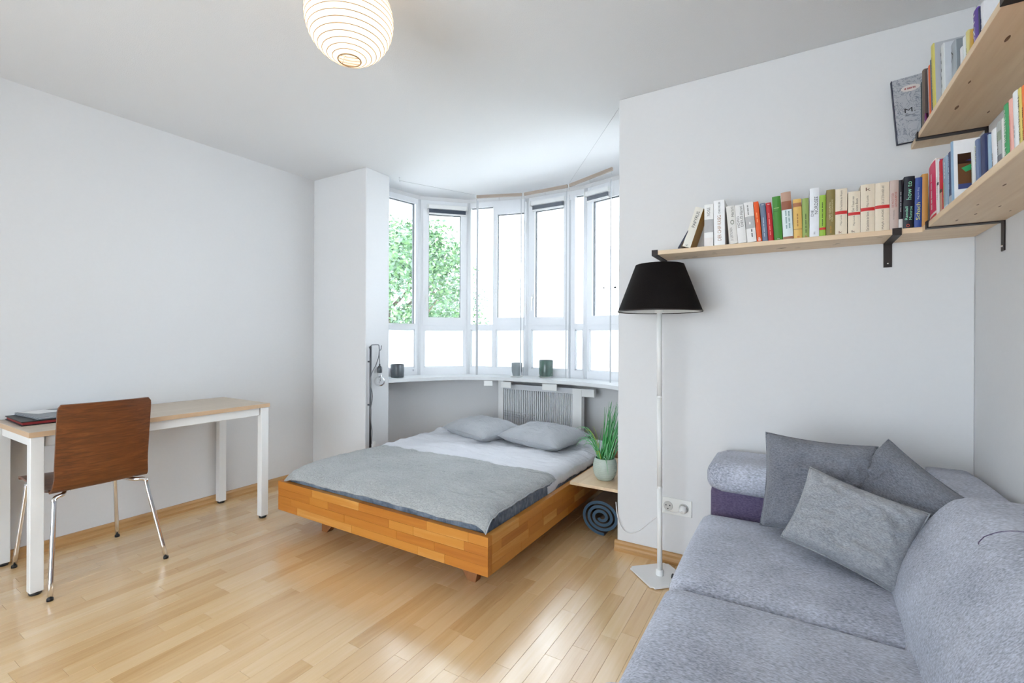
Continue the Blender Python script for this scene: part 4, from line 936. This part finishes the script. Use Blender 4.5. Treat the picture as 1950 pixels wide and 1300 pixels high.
BK = [ # x, w, h, lean, d, spine, cover, texts, bands, label
 (-.462, .007, .155, 30, .12, (28, 34, 60), (230, 230, 232), (), (), 'thin dark blue booklet leaning at the left end of the long shelf'),
 (-.440, .036, .185, 18, .13, (226, 222, 210), (206, 160, 70), (('PAPYRUS', .5, .9, .35, .75, INK, 'up'), ('c', .03, .07, .35, .6, INK, 'up')), (), 'cream hardback lettered PAPYRUS leaning to the right'),
 (-.345, .038, .190, 0, .13, WHT, WHT, (('NOISE', .72, .92, .3, .65, (90, 90, 90), 'up'),), ((.33, .64, (178, 177, 177)), (.01, .2, (232, 226, 222))), 'white book lettered NOISE with a grey band'),
 (-.303, .045, .202, -1, .135, (240, 240, 240), (240, 240, 240), (('DER CHIP-KRIEG', .10, .66, .35, .68, (160, 110, 70), 'up'), ('CHRIS MILLER', .70, .96, .45, .62, INK, 'up')), (), 'tall white book lettered DER CHIP-KRIEG in bronze'),
 (-.240, .034, .170, -5, .125, (224, 220, 214), (222, 205, 196), (('21 LEKTIONEN', .08, .42, .2, .5, (110, 105, 100), 'up'), ('Harari', .70, .95, .5, .85, (120, 118, 110), 'up'), ('O', .50, .62, .35, .8, (60, 74, 40), 'up')), (), 'white paperback with a dark green round emblem on its spine'),
 (-.205, .034, .169, -5, .125, (228, 226, 224), (226, 224, 222), (('HOMO', .40, .70, .12, .42, (100, 98, 96), 'up'), ('DEUS', .42, .70, .5, .8, (100, 98, 96), 'up'), ('Harari', .73, .95, .5, .85, (120, 118, 110), 'up')), (), 'white paperback lettered HOMO DEUS'),
 (-.169, .036, .176, -5, .125, (228, 226, 224), (226, 224, 222), (('1', .44, .5, .4, .55, WHT, 'up'), ('~43', .12, .32, .45, .75, INK, 'up'), ('~453', .68, .92, .3, .5, (120, 118, 110), 'up')), ((.34, .64, (178, 178, 178)),), 'white paperback with grey block left of the orange book'),
 (-.131, .019, .174, -5, .12, (226, 84, 20), (214, 60, 40), (('~34', .48, .72, .3, .6, (250, 190, 120), 'up'), ('a', .02, .10, .3, .8, WHT, 'h')), (), 'orange paperback among the books on the long shelf'),
 (-.110, .020, .164, -4, .12, (104, 118, 142), (60, 70, 92), (('~4536', .12, .62, .3, .6, (190, 198, 210), 'up'), ('~3', .93, .98, .3, .7, WHT, 'h')), (), 'slate blue paperback right of the orange one'),
 (-.088, .020, .163, -4, .12, (186, 24, 32), (186, 24, 32), (('~3454', .15, .72, .3, .6, (240, 150, 140), 'up'), ('~3', .93, .98, .3, .7, WHT, 'h')), (), 'red paperback between the slate and green books'),
 (-.066, .031, .185, -3, .13, (62, 132, 38), (58, 124, 36), (('~5', .70, .76, .15, .75, (200, 225, 150), 'h'), ('~34', .63, .68, .15, .65, (30, 70, 20), 'h'), ('~3', .01, .035, .35, .65, WHT, 'h')), (), 'plain green hardback on the long shelf'),
 (-.033, .036, .199, -3, .13, (216, 228, 228), (216, 228, 228), (('~354', .22, .6, .3, .5, (120, 150, 150), 'up'), ('~434', .22, .58, .6, .8, (120, 150, 150), 'up')), ((.62, .80, (150, 88, 60)), (.80, .995, (184, 148, 128)), (.0, .05, (160, 110, 80))), 'pale blue book with brown patterned top'),
 (.005, .030, .163, -1.5, .12, (222, 180, 96), (222, 180, 96), (('~3534', .3, .62, .4, .6, (150, 96, 40), 'up'), ('B', .01, .05, .45, .7, (190, 60, 30), 'h')), ((.22, .23, (120, 80, 40)), (.80, .90, (170, 110, 70))), 'mustard yellow paperback with brown drawing'),
 (.036, .023, .162, -1, .12, (146, 168, 92), (146, 168, 92), (('~4356', .12, .6, .4, .65, (50, 70, 30), 'up'), ('b', .01, .05, .4, .7, (180, 60, 30), 'h')), (), 'pale olive green paperback left of DIE NORDSEE'),
 (.060, .033, .199, 0, .135, (228, 230, 234), (228, 230, 234), (('DIE', .42, .55, .15, .42, (60, 60, 66), 'up'), ('NORDSEE', .46, .82, .5, .85, (60, 60, 66), 'up'), ('mare', .05, .1, .45, .6, INK, 'up')), (), 'tall white book lettered DIE NORDSEE'),
 (.094, .021, .166, 0, .12, (150, 186, 62), (150, 186, 62), (('~6435', .25, .82, .3, .65, (40, 60, 20), 'up'),), ((.15, .205, (206, 40, 36)),), 'lime green paperback with a small red label'),
 (.117, .029, .184, 0, .13, (132, 116, 62), (120, 104, 54), (('DER GESANG', .35, .72, .3, .5, (206, 192, 150), 'up'), ('DER FLUSSKREBSE', .30, .78, .6, .78, (206, 192, 150), 'up'), ('~34', .05, .2, .35, .7, (180, 130, 40), 'up')), (), 'dark olive hardback left of the red-banded cream books'),
 (.147, .039, .182, 0, .13, CRM, CRM, (('Maja Lunde', .20, .42, .4, .6, (120, 110, 96), 'up'), ('Die Geschichte des Wassers', .52, .96, .4, .58, (90, 80, 70), 'up'), ('k', .02, .07, .3, .6, (120, 40, 30), 'h')), ((.44, .51, RED),), 'cream book with red band, leftmost of the four'),
 (.189, .039, .165, 0, .13, CRM, CRM, (('Maja Lunde', .18, .42, .4, .6, (120, 110, 96), 'up'), ('Der Traum von', .52, .88, .3, .5, (90, 80, 70), 'up'), ('einem Baum', .52, .82, .6, .8, (90, 80, 70), 'up'), ('k', .02, .07, .3, .6, (40, 30, 30), 'h')), ((.43, .50, RED),), 'cream book with red band, shortest of the four'),
 (.229, .044, .186, 0, .13, CRM, CRM, (('Maja Lunde', .52, .76, .4, .6, (120, 110, 96), 'up'), ('Die Geschichte der Bienen', .03, .42, .4, .58, (90, 80, 70), 'up'), ('k', .86, .93, .35, .7, (110, 70, 50), 'h')), ((.44, .51, RED),), 'cream book with red band and small bee drawing near its top'),
 (.274, .044, .185, 0, .13, CRM, CRM, (('MAJA LUNDE', .03, .44, .45, .65, (110, 100, 88), 'up'), ('DIE LETZTEN IHRER ART', .55, .94, .45, .62, (90, 80, 70), 'up')), ((.46, .53, RED),), 'cream book with red band, rightmost of the four'),
 (.319, .026, .188, 0, .12, (196, 178, 168), (196, 178, 168), (('DIE MACHT DER', .45, .74, .2, .45, (170, 80, 70), 'up'), ('GEOGRAPHIE', .45, .76, .55, .8, (170, 80, 70), 'up'), ('TIM MARSHALL', .2, .4, .35, .55, (130, 120, 112), 'up')), (), 'dusty pink paperback right of the cream books'),
 (.3455, .012, .186, 0, .12, (22, 24, 32), (30, 34, 44), (('~4353', .35, .75, .2, .8, (220, 220, 225), 'up'),), ((.0, .2, (214, 214, 210)),), 'thin black book with white lettering beside the bracket'),
 (.358, .031, .195, 1, .125, (14, 20, 34), (14, 20, 34), (('Randall', .16, .42, .15, .42, (150, 222, 190), 'up'), ('Munroe', .16, .42, .55, .82, (150, 222, 190), 'up'), ('how to', .55, .90, .25, .72, (150, 222, 190), 'up'), ('O', .02, .08, .3, .62, (210, 70, 40), 'h')), (), 'black book with mint green lettering HOW TO'),
 (.3905, .021, .186, 1, .12, (52, 78, 150), (50, 74, 144), (('Schach', .15, .50, .2, .75, (226, 226, 120), 'up'), ('Zug um Zug', .56, .80, .3, .6, (190, 200, 226), 'up')), (), 'blue paperback lettered Schach in yellow'),
]
for (x, w_, h_, ln, d_, sp, cv, tx, bn, lab) in BK:
    book(x, 2.272, Z1, 'S', w_, h_, d_, ln, sp, cv, tx, bn, lab, G1)
book(.413, 2.272, Z1, 'S', .017, .197, .13, 0, (196, 140, 72), (206, 150, 80), (), (), 'plain tan book at the corner end of the long shelf', G1)

G2 = 'books on the lower right-wall shelf'; LEAN = -5
RB = [ # y, w, h, xspine, spine, cover, texts, bands, label
 (.088, .205, .425, (236, 228, 222), (214, 200, 190), (('~43656', .18, .80, .38, .62, WHT, 'up'),), ((.10, .98, (216, 40, 92)), (.0, .06, (206, 30, 40))), 'pink and white book at the corner end of the right-wall shelf'),
 (.020, .200, .428, (226, 224, 226), (120, 70, 130), (('~353', .3, .7, .2, .8, INK, 'up'),), ((.55, .6, (60, 60, 70)),), 'striped white magazine beside the pink book'),
 (.030, .188, .430, (196, 16, 40), (190, 20, 40), (('~32', .5, .8, .3, .6, (240, 220, 220), 'up'),), ((.02, .40, (186, 140, 120)), (.40, .46, (70, 48, 40)), (.0, .05, (120, 130, 160))), 'crimson book with tan lower spine'),
 (.052, .182, .432, (148, 170, 190), (150, 172, 192), (('~46', .12, .55, .25, .55, (190, 220, 130), 'up'), ('~5', .6, .9, .55, .8, WHT, 'up')), ((.0, .10, (190, 204, 216)),), 'light blue hardback with pale green lettering'),
 (.030, .186, .435, (60, 74, 112), (56, 70, 108), (('~3535', .35, .92, .35, .65, (210, 216, 226), 'up'),), ((.0, .22, (170, 176, 186)),), 'navy hardback right of the light blue one'),
 (.026, .165, .437, (214, 210, 202), (205, 200, 190), (('~3435', .35, .85, .3, .6, (70, 70, 60), 'up'),), ((.0, .35, (178, 168, 152)),), 'short greyish cream paperback on the right-wall shelf'),
 (.012, .176, .438, (206, 72, 52), (200, 70, 50), (('~5354', .1, .8, .25, .75, WHT, 'up'),), (), 'thin brick red paperback on the right-wall shelf'),
 (.014, .200, .425, (146, 176, 204), (232, 232, 234), (), (), 'tall light blue book with picture cover of brown and green'),
 (.020, .150, .465, (226, 228, 224), (220, 220, 216), (('~454', .3, .85, .3, .7, (70, 110, 80), 'up'),), ((.0, .2, (90, 120, 90)),), 'white paperback with green lettering on the right-wall shelf'),
 (.024, .176, .469, (110, 126, 160), (104, 120, 154), (('DUH', .60, .9, .2, .7, (220, 224, 190), 'dn'),), (), 'grey-blue book with pale letters at its top'),
 (.034, .176, .474, (46, 54, 96), (44, 52, 92), (), ((.0, .04, (190, 190, 200)),), 'dark navy hardback on the right-wall shelf'),
 (.010, .170, .480, (150, 176, 196), (150, 176, 196), (), (), 'thin pale blue booklet right of the dark navy book'),
 (.036, .172, .485, (236, 236, 238), (234, 234, 236), (('~54', .35, .62, .25, .5, (120, 120, 124), 'up'), ('~4', .22, .34, .55, .8, (60, 60, 64), 'up')), (), 'plain white book with small grey lettering'),
 (.030, .180, .486, (176, 180, 178), (150, 154, 150), (('~35', .5, .8, .3, .6, (90, 90, 90), 'up'),), ((.25, .48, (110, 112, 118)), (.70, .85, (140, 150, 130))), 'grey patchwork-pattern book left of the green one'),
 (.012, .182, .487, (226, 222, 220), (120, 20, 24), (), ((.0, .4, (186, 24, 34)),), 'thin white book with red foot beside the green book'),
 (.030, .210, .488, (58, 160, 96), (52, 150, 90), (('SMART BUSINESS', .15, .93, .3, .7, WHT, 'up'),), (), 'bright green book lettered SMART BUSINESS in white'),
 (.022, .212, .489, (236, 176, 164), (232, 170, 158), (('~354', .2, .8, .35, .6, (214, 120, 110), 'dn'),), (), 'salmon pink paperback right of the green book'),
 (.028, .220, .490, (232, 234, 236), (230, 232, 234), (('~3', .45, .6, .4, .6, (170, 174, 180), 'dn'),), (), 'white glossy paperback left of the yellow one'),
 (.018, .218, .491, (222, 206, 110), (220, 204, 110), (('THE CULTURE MAP', .18, .92, .25, .72, INK, 'dn'),), (), 'yellow paperback lettered THE CULTURE MAP'),
 (.026, .214, .492, (238, 118, 42), (236, 112, 40), (('~545', .35, .75, .2, .55, (110, 50, 20), 'dn'), ('~5', .08, .32, .35, .7, WHT, 'dn')), (), 'orange paperback between the yellow and coral ones'),
 (.040, .228, .490, (224, 84, 78), (220, 80, 76), (('YUVAL NOAH', .72, .92, .3, .48, (246, 190, 186), 'dn'), ('NEXUS', .38, .66, .35, .7, (246, 200, 196), 'dn')), (), 'coral red hardback at the frame edge of the right-wall shelf'),
]
y = 2.214
for (w_, h_, xs, sp, cv, tx, bn, lab) in RB:
    e = book(xs, y, Z1, 'W', w_, h_, XR - .006 - xs - .004, LEAN, sp, cv, tx, bn, lab, G2)
    if 'picture cover' in lab:   # its front board shows a printed picture
        d_ = XR - .006 - xs - .004
        for (z0, z1, c) in ((.30, .78, (96, 58, 22)), (.22, .30, (52, 64, 116)), (.62, .78, (40, 20, 34))):
            box('cover_print', (w_, .012, z0 * h_), (w_ + .0004, d_ - .012, z1 * h_), colmat(c), e)
        for pts, c in (([(.02, .55), (.09, .70), (.09, .62), (.03, .48)], (40, 150, 90)), ([(.03, .66), (.08, .74), (.13, .66), (.08, .62)], (70, 60, 120))):
            mesh_obj('cover_print', [(w_ + .0006, a, b_ * h_) for a, b_ in pts], [(0, 1, 2, 3)], colmat(c), e)
        y -= .012
    y -= w_ / math.cos(R(LEAN)) + .0012

G3 = 'books on the upper right-wall shelf'; Z2 = ZS2 + TH
# map-covered book standing with its face to the room at the far end
mb = tag(empty('book'), 'large grey map-patterned book facing the room at the end of the upper shelf', 'book', G3)
mb.matrix_world = Matrix.Translation((.366, 2.430, Z2 + .0005)) @ Matrix.Rotation(R(-4.5), 4, 'Y')
def marble(name):
    m, nt, b = nodes_of(name); tc = N(nt, 'ShaderNodeTexCoord'); nz = N(nt, 'ShaderNodeTexNoise'); nz.inputs['Scale'].default_value = 22; nz.inputs['Distortion'].default_value = 3
    cr = N(nt, 'ShaderNodeValToRGB'); e = cr.color_ramp.elements; e[0].position = .46; e[0].color = (.42, .43, .46, 1); e[1].position = .5; e[1].color = (.18, .2, .24, 1); k = e.new(.54); k.color = (.44, .45, .48, 1)
    nt.links.new(tc.outputs['Object'], nz.inputs['Vector']); nt.links.new(nz.outputs['Fac'], cr.inputs[0]); nt.links.new(cr.outputs[0], b.inputs['Base Color']); b.inputs['Roughness'].default_value = .5; return m
box('front_cover', (0, -.003, 0), (.205, 0, .262), marble('map_print'), mb, .0008, 1)
box('pages', (.003, .0001, .004), (.198, .014, .258), M_PAGES, mb)
box('back_cover', (0, .0142, 0), (.205, .0165, .262), colmat((40, 44, 66)), mb)
box('spine', (-.0032, -.003, 0), (-.0002, .0165, .262), colmat((40, 44, 66)), mb)
bm = bmesh.new(); bmesh.ops.create_circle(bm, cap_ends=True, segments=28, radius=1)
for v in bm.verts: v.co = Vector((.055 + v.co.x * .030, -.0034, .215 + v.co.y * .013))
bm_obj('oval_label', bm, colmat((214, 206, 200)), mb)
text('title', 'M.', colmat(INK), mb, (.030, -.0038, .118), (1, 0, 0), (0, 0, 1), .034, .018); text('title', '--- --- ----', colmat(INK), mb, (.030, -.0038, .106), (1, 0, 0), (0, 0, 1), .03, .002)
text('title', '-- ----- ---', colmat((150, 60, 60)), mb, (.036, -.0038, .211), (1, 0, 0), (0, 0, 1), .034, .007)
UB = [
 (.016, .225, .436, (44, 62, 66), (40, 56, 60), (('~35', .5, .95, .3, .7, (150, 160, 110), 'dn'),), (), -3, 'dark teal book beside the map-patterned book'),
 (.030, .258, .436, (120, 104, 92), (84, 74, 72), (), ((.0, .1, (90, 80, 70)),), -2, 'tall brown-grey book near the far end of the upper shelf'),
 (.0, 0, 0, 0, 0, 0, 0, 0, 'tilt'),
 (.010, .232, .438, (186, 190, 200), (206, 206, 210), (), (), -7, 'thin pale grey book left of the orange one on the upper shelf'),
 (.020, .236, .438, (232, 100, 40), (226, 96, 40), (('o', .4, .5, .2, .7, (250, 200, 150), 'dn'),), (), -7, 'orange book on the upper shelf'),
 (.012, .250, .439, (100, 108, 128), (206, 208, 212), (), (), -7, 'slim blue-grey book left of the yellow spine'),
 (.034, .292, .440, (216, 204, 104), (176, 178, 184), (('~74', .45, .85, .35, .6, (130, 122, 50), 'dn'), ('~65', .12, .42, .3, .7, (90, 84, 40), 'dn')), (), -7, 'tall book with yellow spine and grey cover on the upper shelf'),
 (.036, .262, .458, (222, 226, 226), (200, 204, 210), (('~11111', .4, .9, .35, .65, (70, 80, 84), 'dn'),), (), -6, 'pale book with spaced dark letters on the upper shelf'),
 (.045, .240, .478, (168, 176, 182), (132, 140, 146), (('A', .72, .9, .3, .7, INK, 'dn'),), (), -6, 'grey hardback right of the pale one on the upper shelf'),
 (.026, .196, .489, (226, 226, 228), (222, 222, 224), (), (), -5, 'short white book on the upper shelf'),
 (.026, .218, .490, (232, 236, 236), (230, 234, 234), (), (), -5, 'white book left of the pale yellow one'),
 (.024, .222, .491, (222, 210, 140), (206, 192, 110), (('~2', .6, .75, .3, .7, INK, 'dn'),), (), -5, 'pale yellow book on the upper shelf'),
 (.026, .205, .493, (206, 160, 60), (196, 150, 60), (), ((.25, .7, (206, 70, 80)), (.0, .2, (90, 50, 50))), -4, 'ochre book with red patch on the upper shelf'),
 (.042, .250, .495, (98, 66, 160), (80, 54, 140), (('GHALZTI', .12, .95, .2, .62, WHT, 'up'),), (), -4, 'purple book with white capitals on the upper shelf'),
 (.016, .240, .496, (36, 40, 80), (34, 38, 76), (), (), -4, 'thin midnight blue book right of the purple one'),
 (.026, .240, .497, (226, 226, 230), (224, 224, 228), (('~33', .3, .8, .3, .75, (50, 54, 90), 'dn'),), (), -4, 'white book with navy capitals at the frame edge of the upper shelf'),
]
y = 2.412
for it in UB:
    if it[-1] == 'tilt':
        y -= .012
        book(.438, y, Z2, 'W', .016, .170, .14, -22, (116, 46, 110), (58, 12, 34), (('~634', .2, .75, .3, .7, (200, 150, 196), 'dn'),), ((.90, .98, (225, 215, 215)),), 'small purple paperback tilted on the upper shelf', G3)
        e = book(.452, y - .030, Z2, 'W', .010, .150, .13, -22, (226, 150, 50), (232, 140, 50), (), (), 'thin orange booklet tilted behind the purple paperback', G3)
        y -= .050; continue
    (w_, h_, xs, sp, cv, tx, bn, ln, lab) = it
    book(xs, y, Z2, 'W', w_, h_, XR - .010 - xs, ln, sp, cv, tx, bn, lab, G3); y -= w_ / math.cos(R(ln)) + .0015

# ================================================================== OUTSIDE
M_BARK = plain('bark', (.14, .11, .08), .9, var=.4)
def tree(x, y, z0, ztop, rad, n, mats, label, sd):
    t = tag(empty('tree', (x, y, z0)), label, 'tree', 'trees outside the bay window'); rn = random.Random(sd); H = ztop - z0
    tube('trunk', smooth_path([(0, 0, 0), (.05, .03, H * .3), (-.04, .05, H * .6), (.02, 0, H * .9)], 4), [.16 - .12 * i / 12 for i in range(13)], M_BARK, t, 8)
    for k in range(7):
        a = rn.uniform(0, 6.28); zz = rn.uniform(.35, .75) * H; tube('branch', [(0, 0, zz), (rad * .5 * math.cos(a), rad * .5 * math.sin(a), zz + .12 * H), (rad * .8 * math.cos(a), rad * .8 * math.sin(a), zz + .2 * H)], [.05, .03, .012], M_BARK, t, 6)
    blobs = [(rn.gauss(0, rad * .42), rn.gauss(0, rad * .42), H * rn.uniform(.32, .93), rad * rn.uniform(.28, .5)) for _ in range(26)]
    for mi, m in enumerate(mats):
        vs_, fs = [], []
        for _ in range(n // len(mats)):
            bx, by, bz, br = rn.choice(blobs); d = Vector((rn.gauss(0, 1), rn.gauss(0, 1), rn.gauss(0, 1))).normalized() * br * rn.random() ** .4
            c = Vector((bx, by, bz)) + d; u = Vector((rn.gauss(0, 1), rn.gauss(0, 1), rn.gauss(0, .6))).normalized(); v = u.cross(Vector((rn.gauss(0, 1), rn.gauss(0, 1), rn.gauss(0, 1)))).normalized(); s = rn.uniform(.035, .075); k = len(vs_)
            vs_ += [c - u * s, c + v * s * .5, c + u * s, c - v * s * .5]; fs.append((k, k + 1, k + 2, k + 3))
        o = mesh_obj('foliage', vs_, fs, m, t); o['kind'] = 'stuff'
LF = [plain('leaf_mid', (.075, .16, .07), .6, var=.3), plain('leaf_light', (.15, .27, .11), .6, var=.3), plain('leaf_grey', (.14, .21, .15), .6, var=.3), plain('leaf_pale', (.24, .31, .25), .6, var=.2)]
tree(-8.3, 8.0, -3.2, 4.2, 1.9, 26000, LF[:3], 'leafy green tree outside the left bay window', 21)
tree(-4.75, 4.75, -3.2, 1.62, .62, 7000, [LF[1], LF[0]], 'low light green tree before the taller one outside', 25)
tree(-11.6, 13.9, -3.2, 5.0, 2.1, 20000, LF[2:], 'pale green tree seen through the sash with handle', 33)
gr = struct(box('ground', (-40, 4.3, -3.35), (40, 60, -3.2), plain('pale_paving', (.50, .50, .48), .9, var=.1)))
bld = tag(empty('building', (0, 16, -3.2)), 'pale rendered house facing the bay across the street', 'building')
bld.location = (0, 0, 0)
box('wall', (-7.0, 16.5, -3.2), (4, 17.5, 4.2), plain('pale_render', (.84, .83, .80), .9), bld)
box('plinth', (-7.0, 16.4, -3.2), (4, 16.501, -1.6), plain('cream_render', (.80, .76, .62), .9), bld)
box('roof', (-7.3, 16.0, 4.2), (4.3, 17.8, 4.4), plain('grey_roof', (.45, .45, .47), .8), bld)
for zz in (-1.0, 1.6):
    for k in range(6):
        x0 = -6.4 + k * 1.7; f = boxes('window', [((x0, 16.44, zz), (x0 + .9, 16.5005, zz + .06)), ((x0, 16.44, zz + 1.34), (x0 + .9, 16.5005, zz + 1.4)), ((x0, 16.44, zz), (x0 + .07, 16.5005, zz + 1.4)), ((x0 + .83, 16.44, zz), (x0 + .9, 16.5005, zz + 1.4)), ((x0 + .42, 16.44, zz), (x0 + .48, 16.5005, zz + 1.4))], M_UPVC, bld)
        box('pane', (x0 + .06, 16.47, zz + .05), (x0 + .84, 16.49, zz + 1.35), plain('dim_pane', (.45, .48, .52), .1), f)

fit_texts()
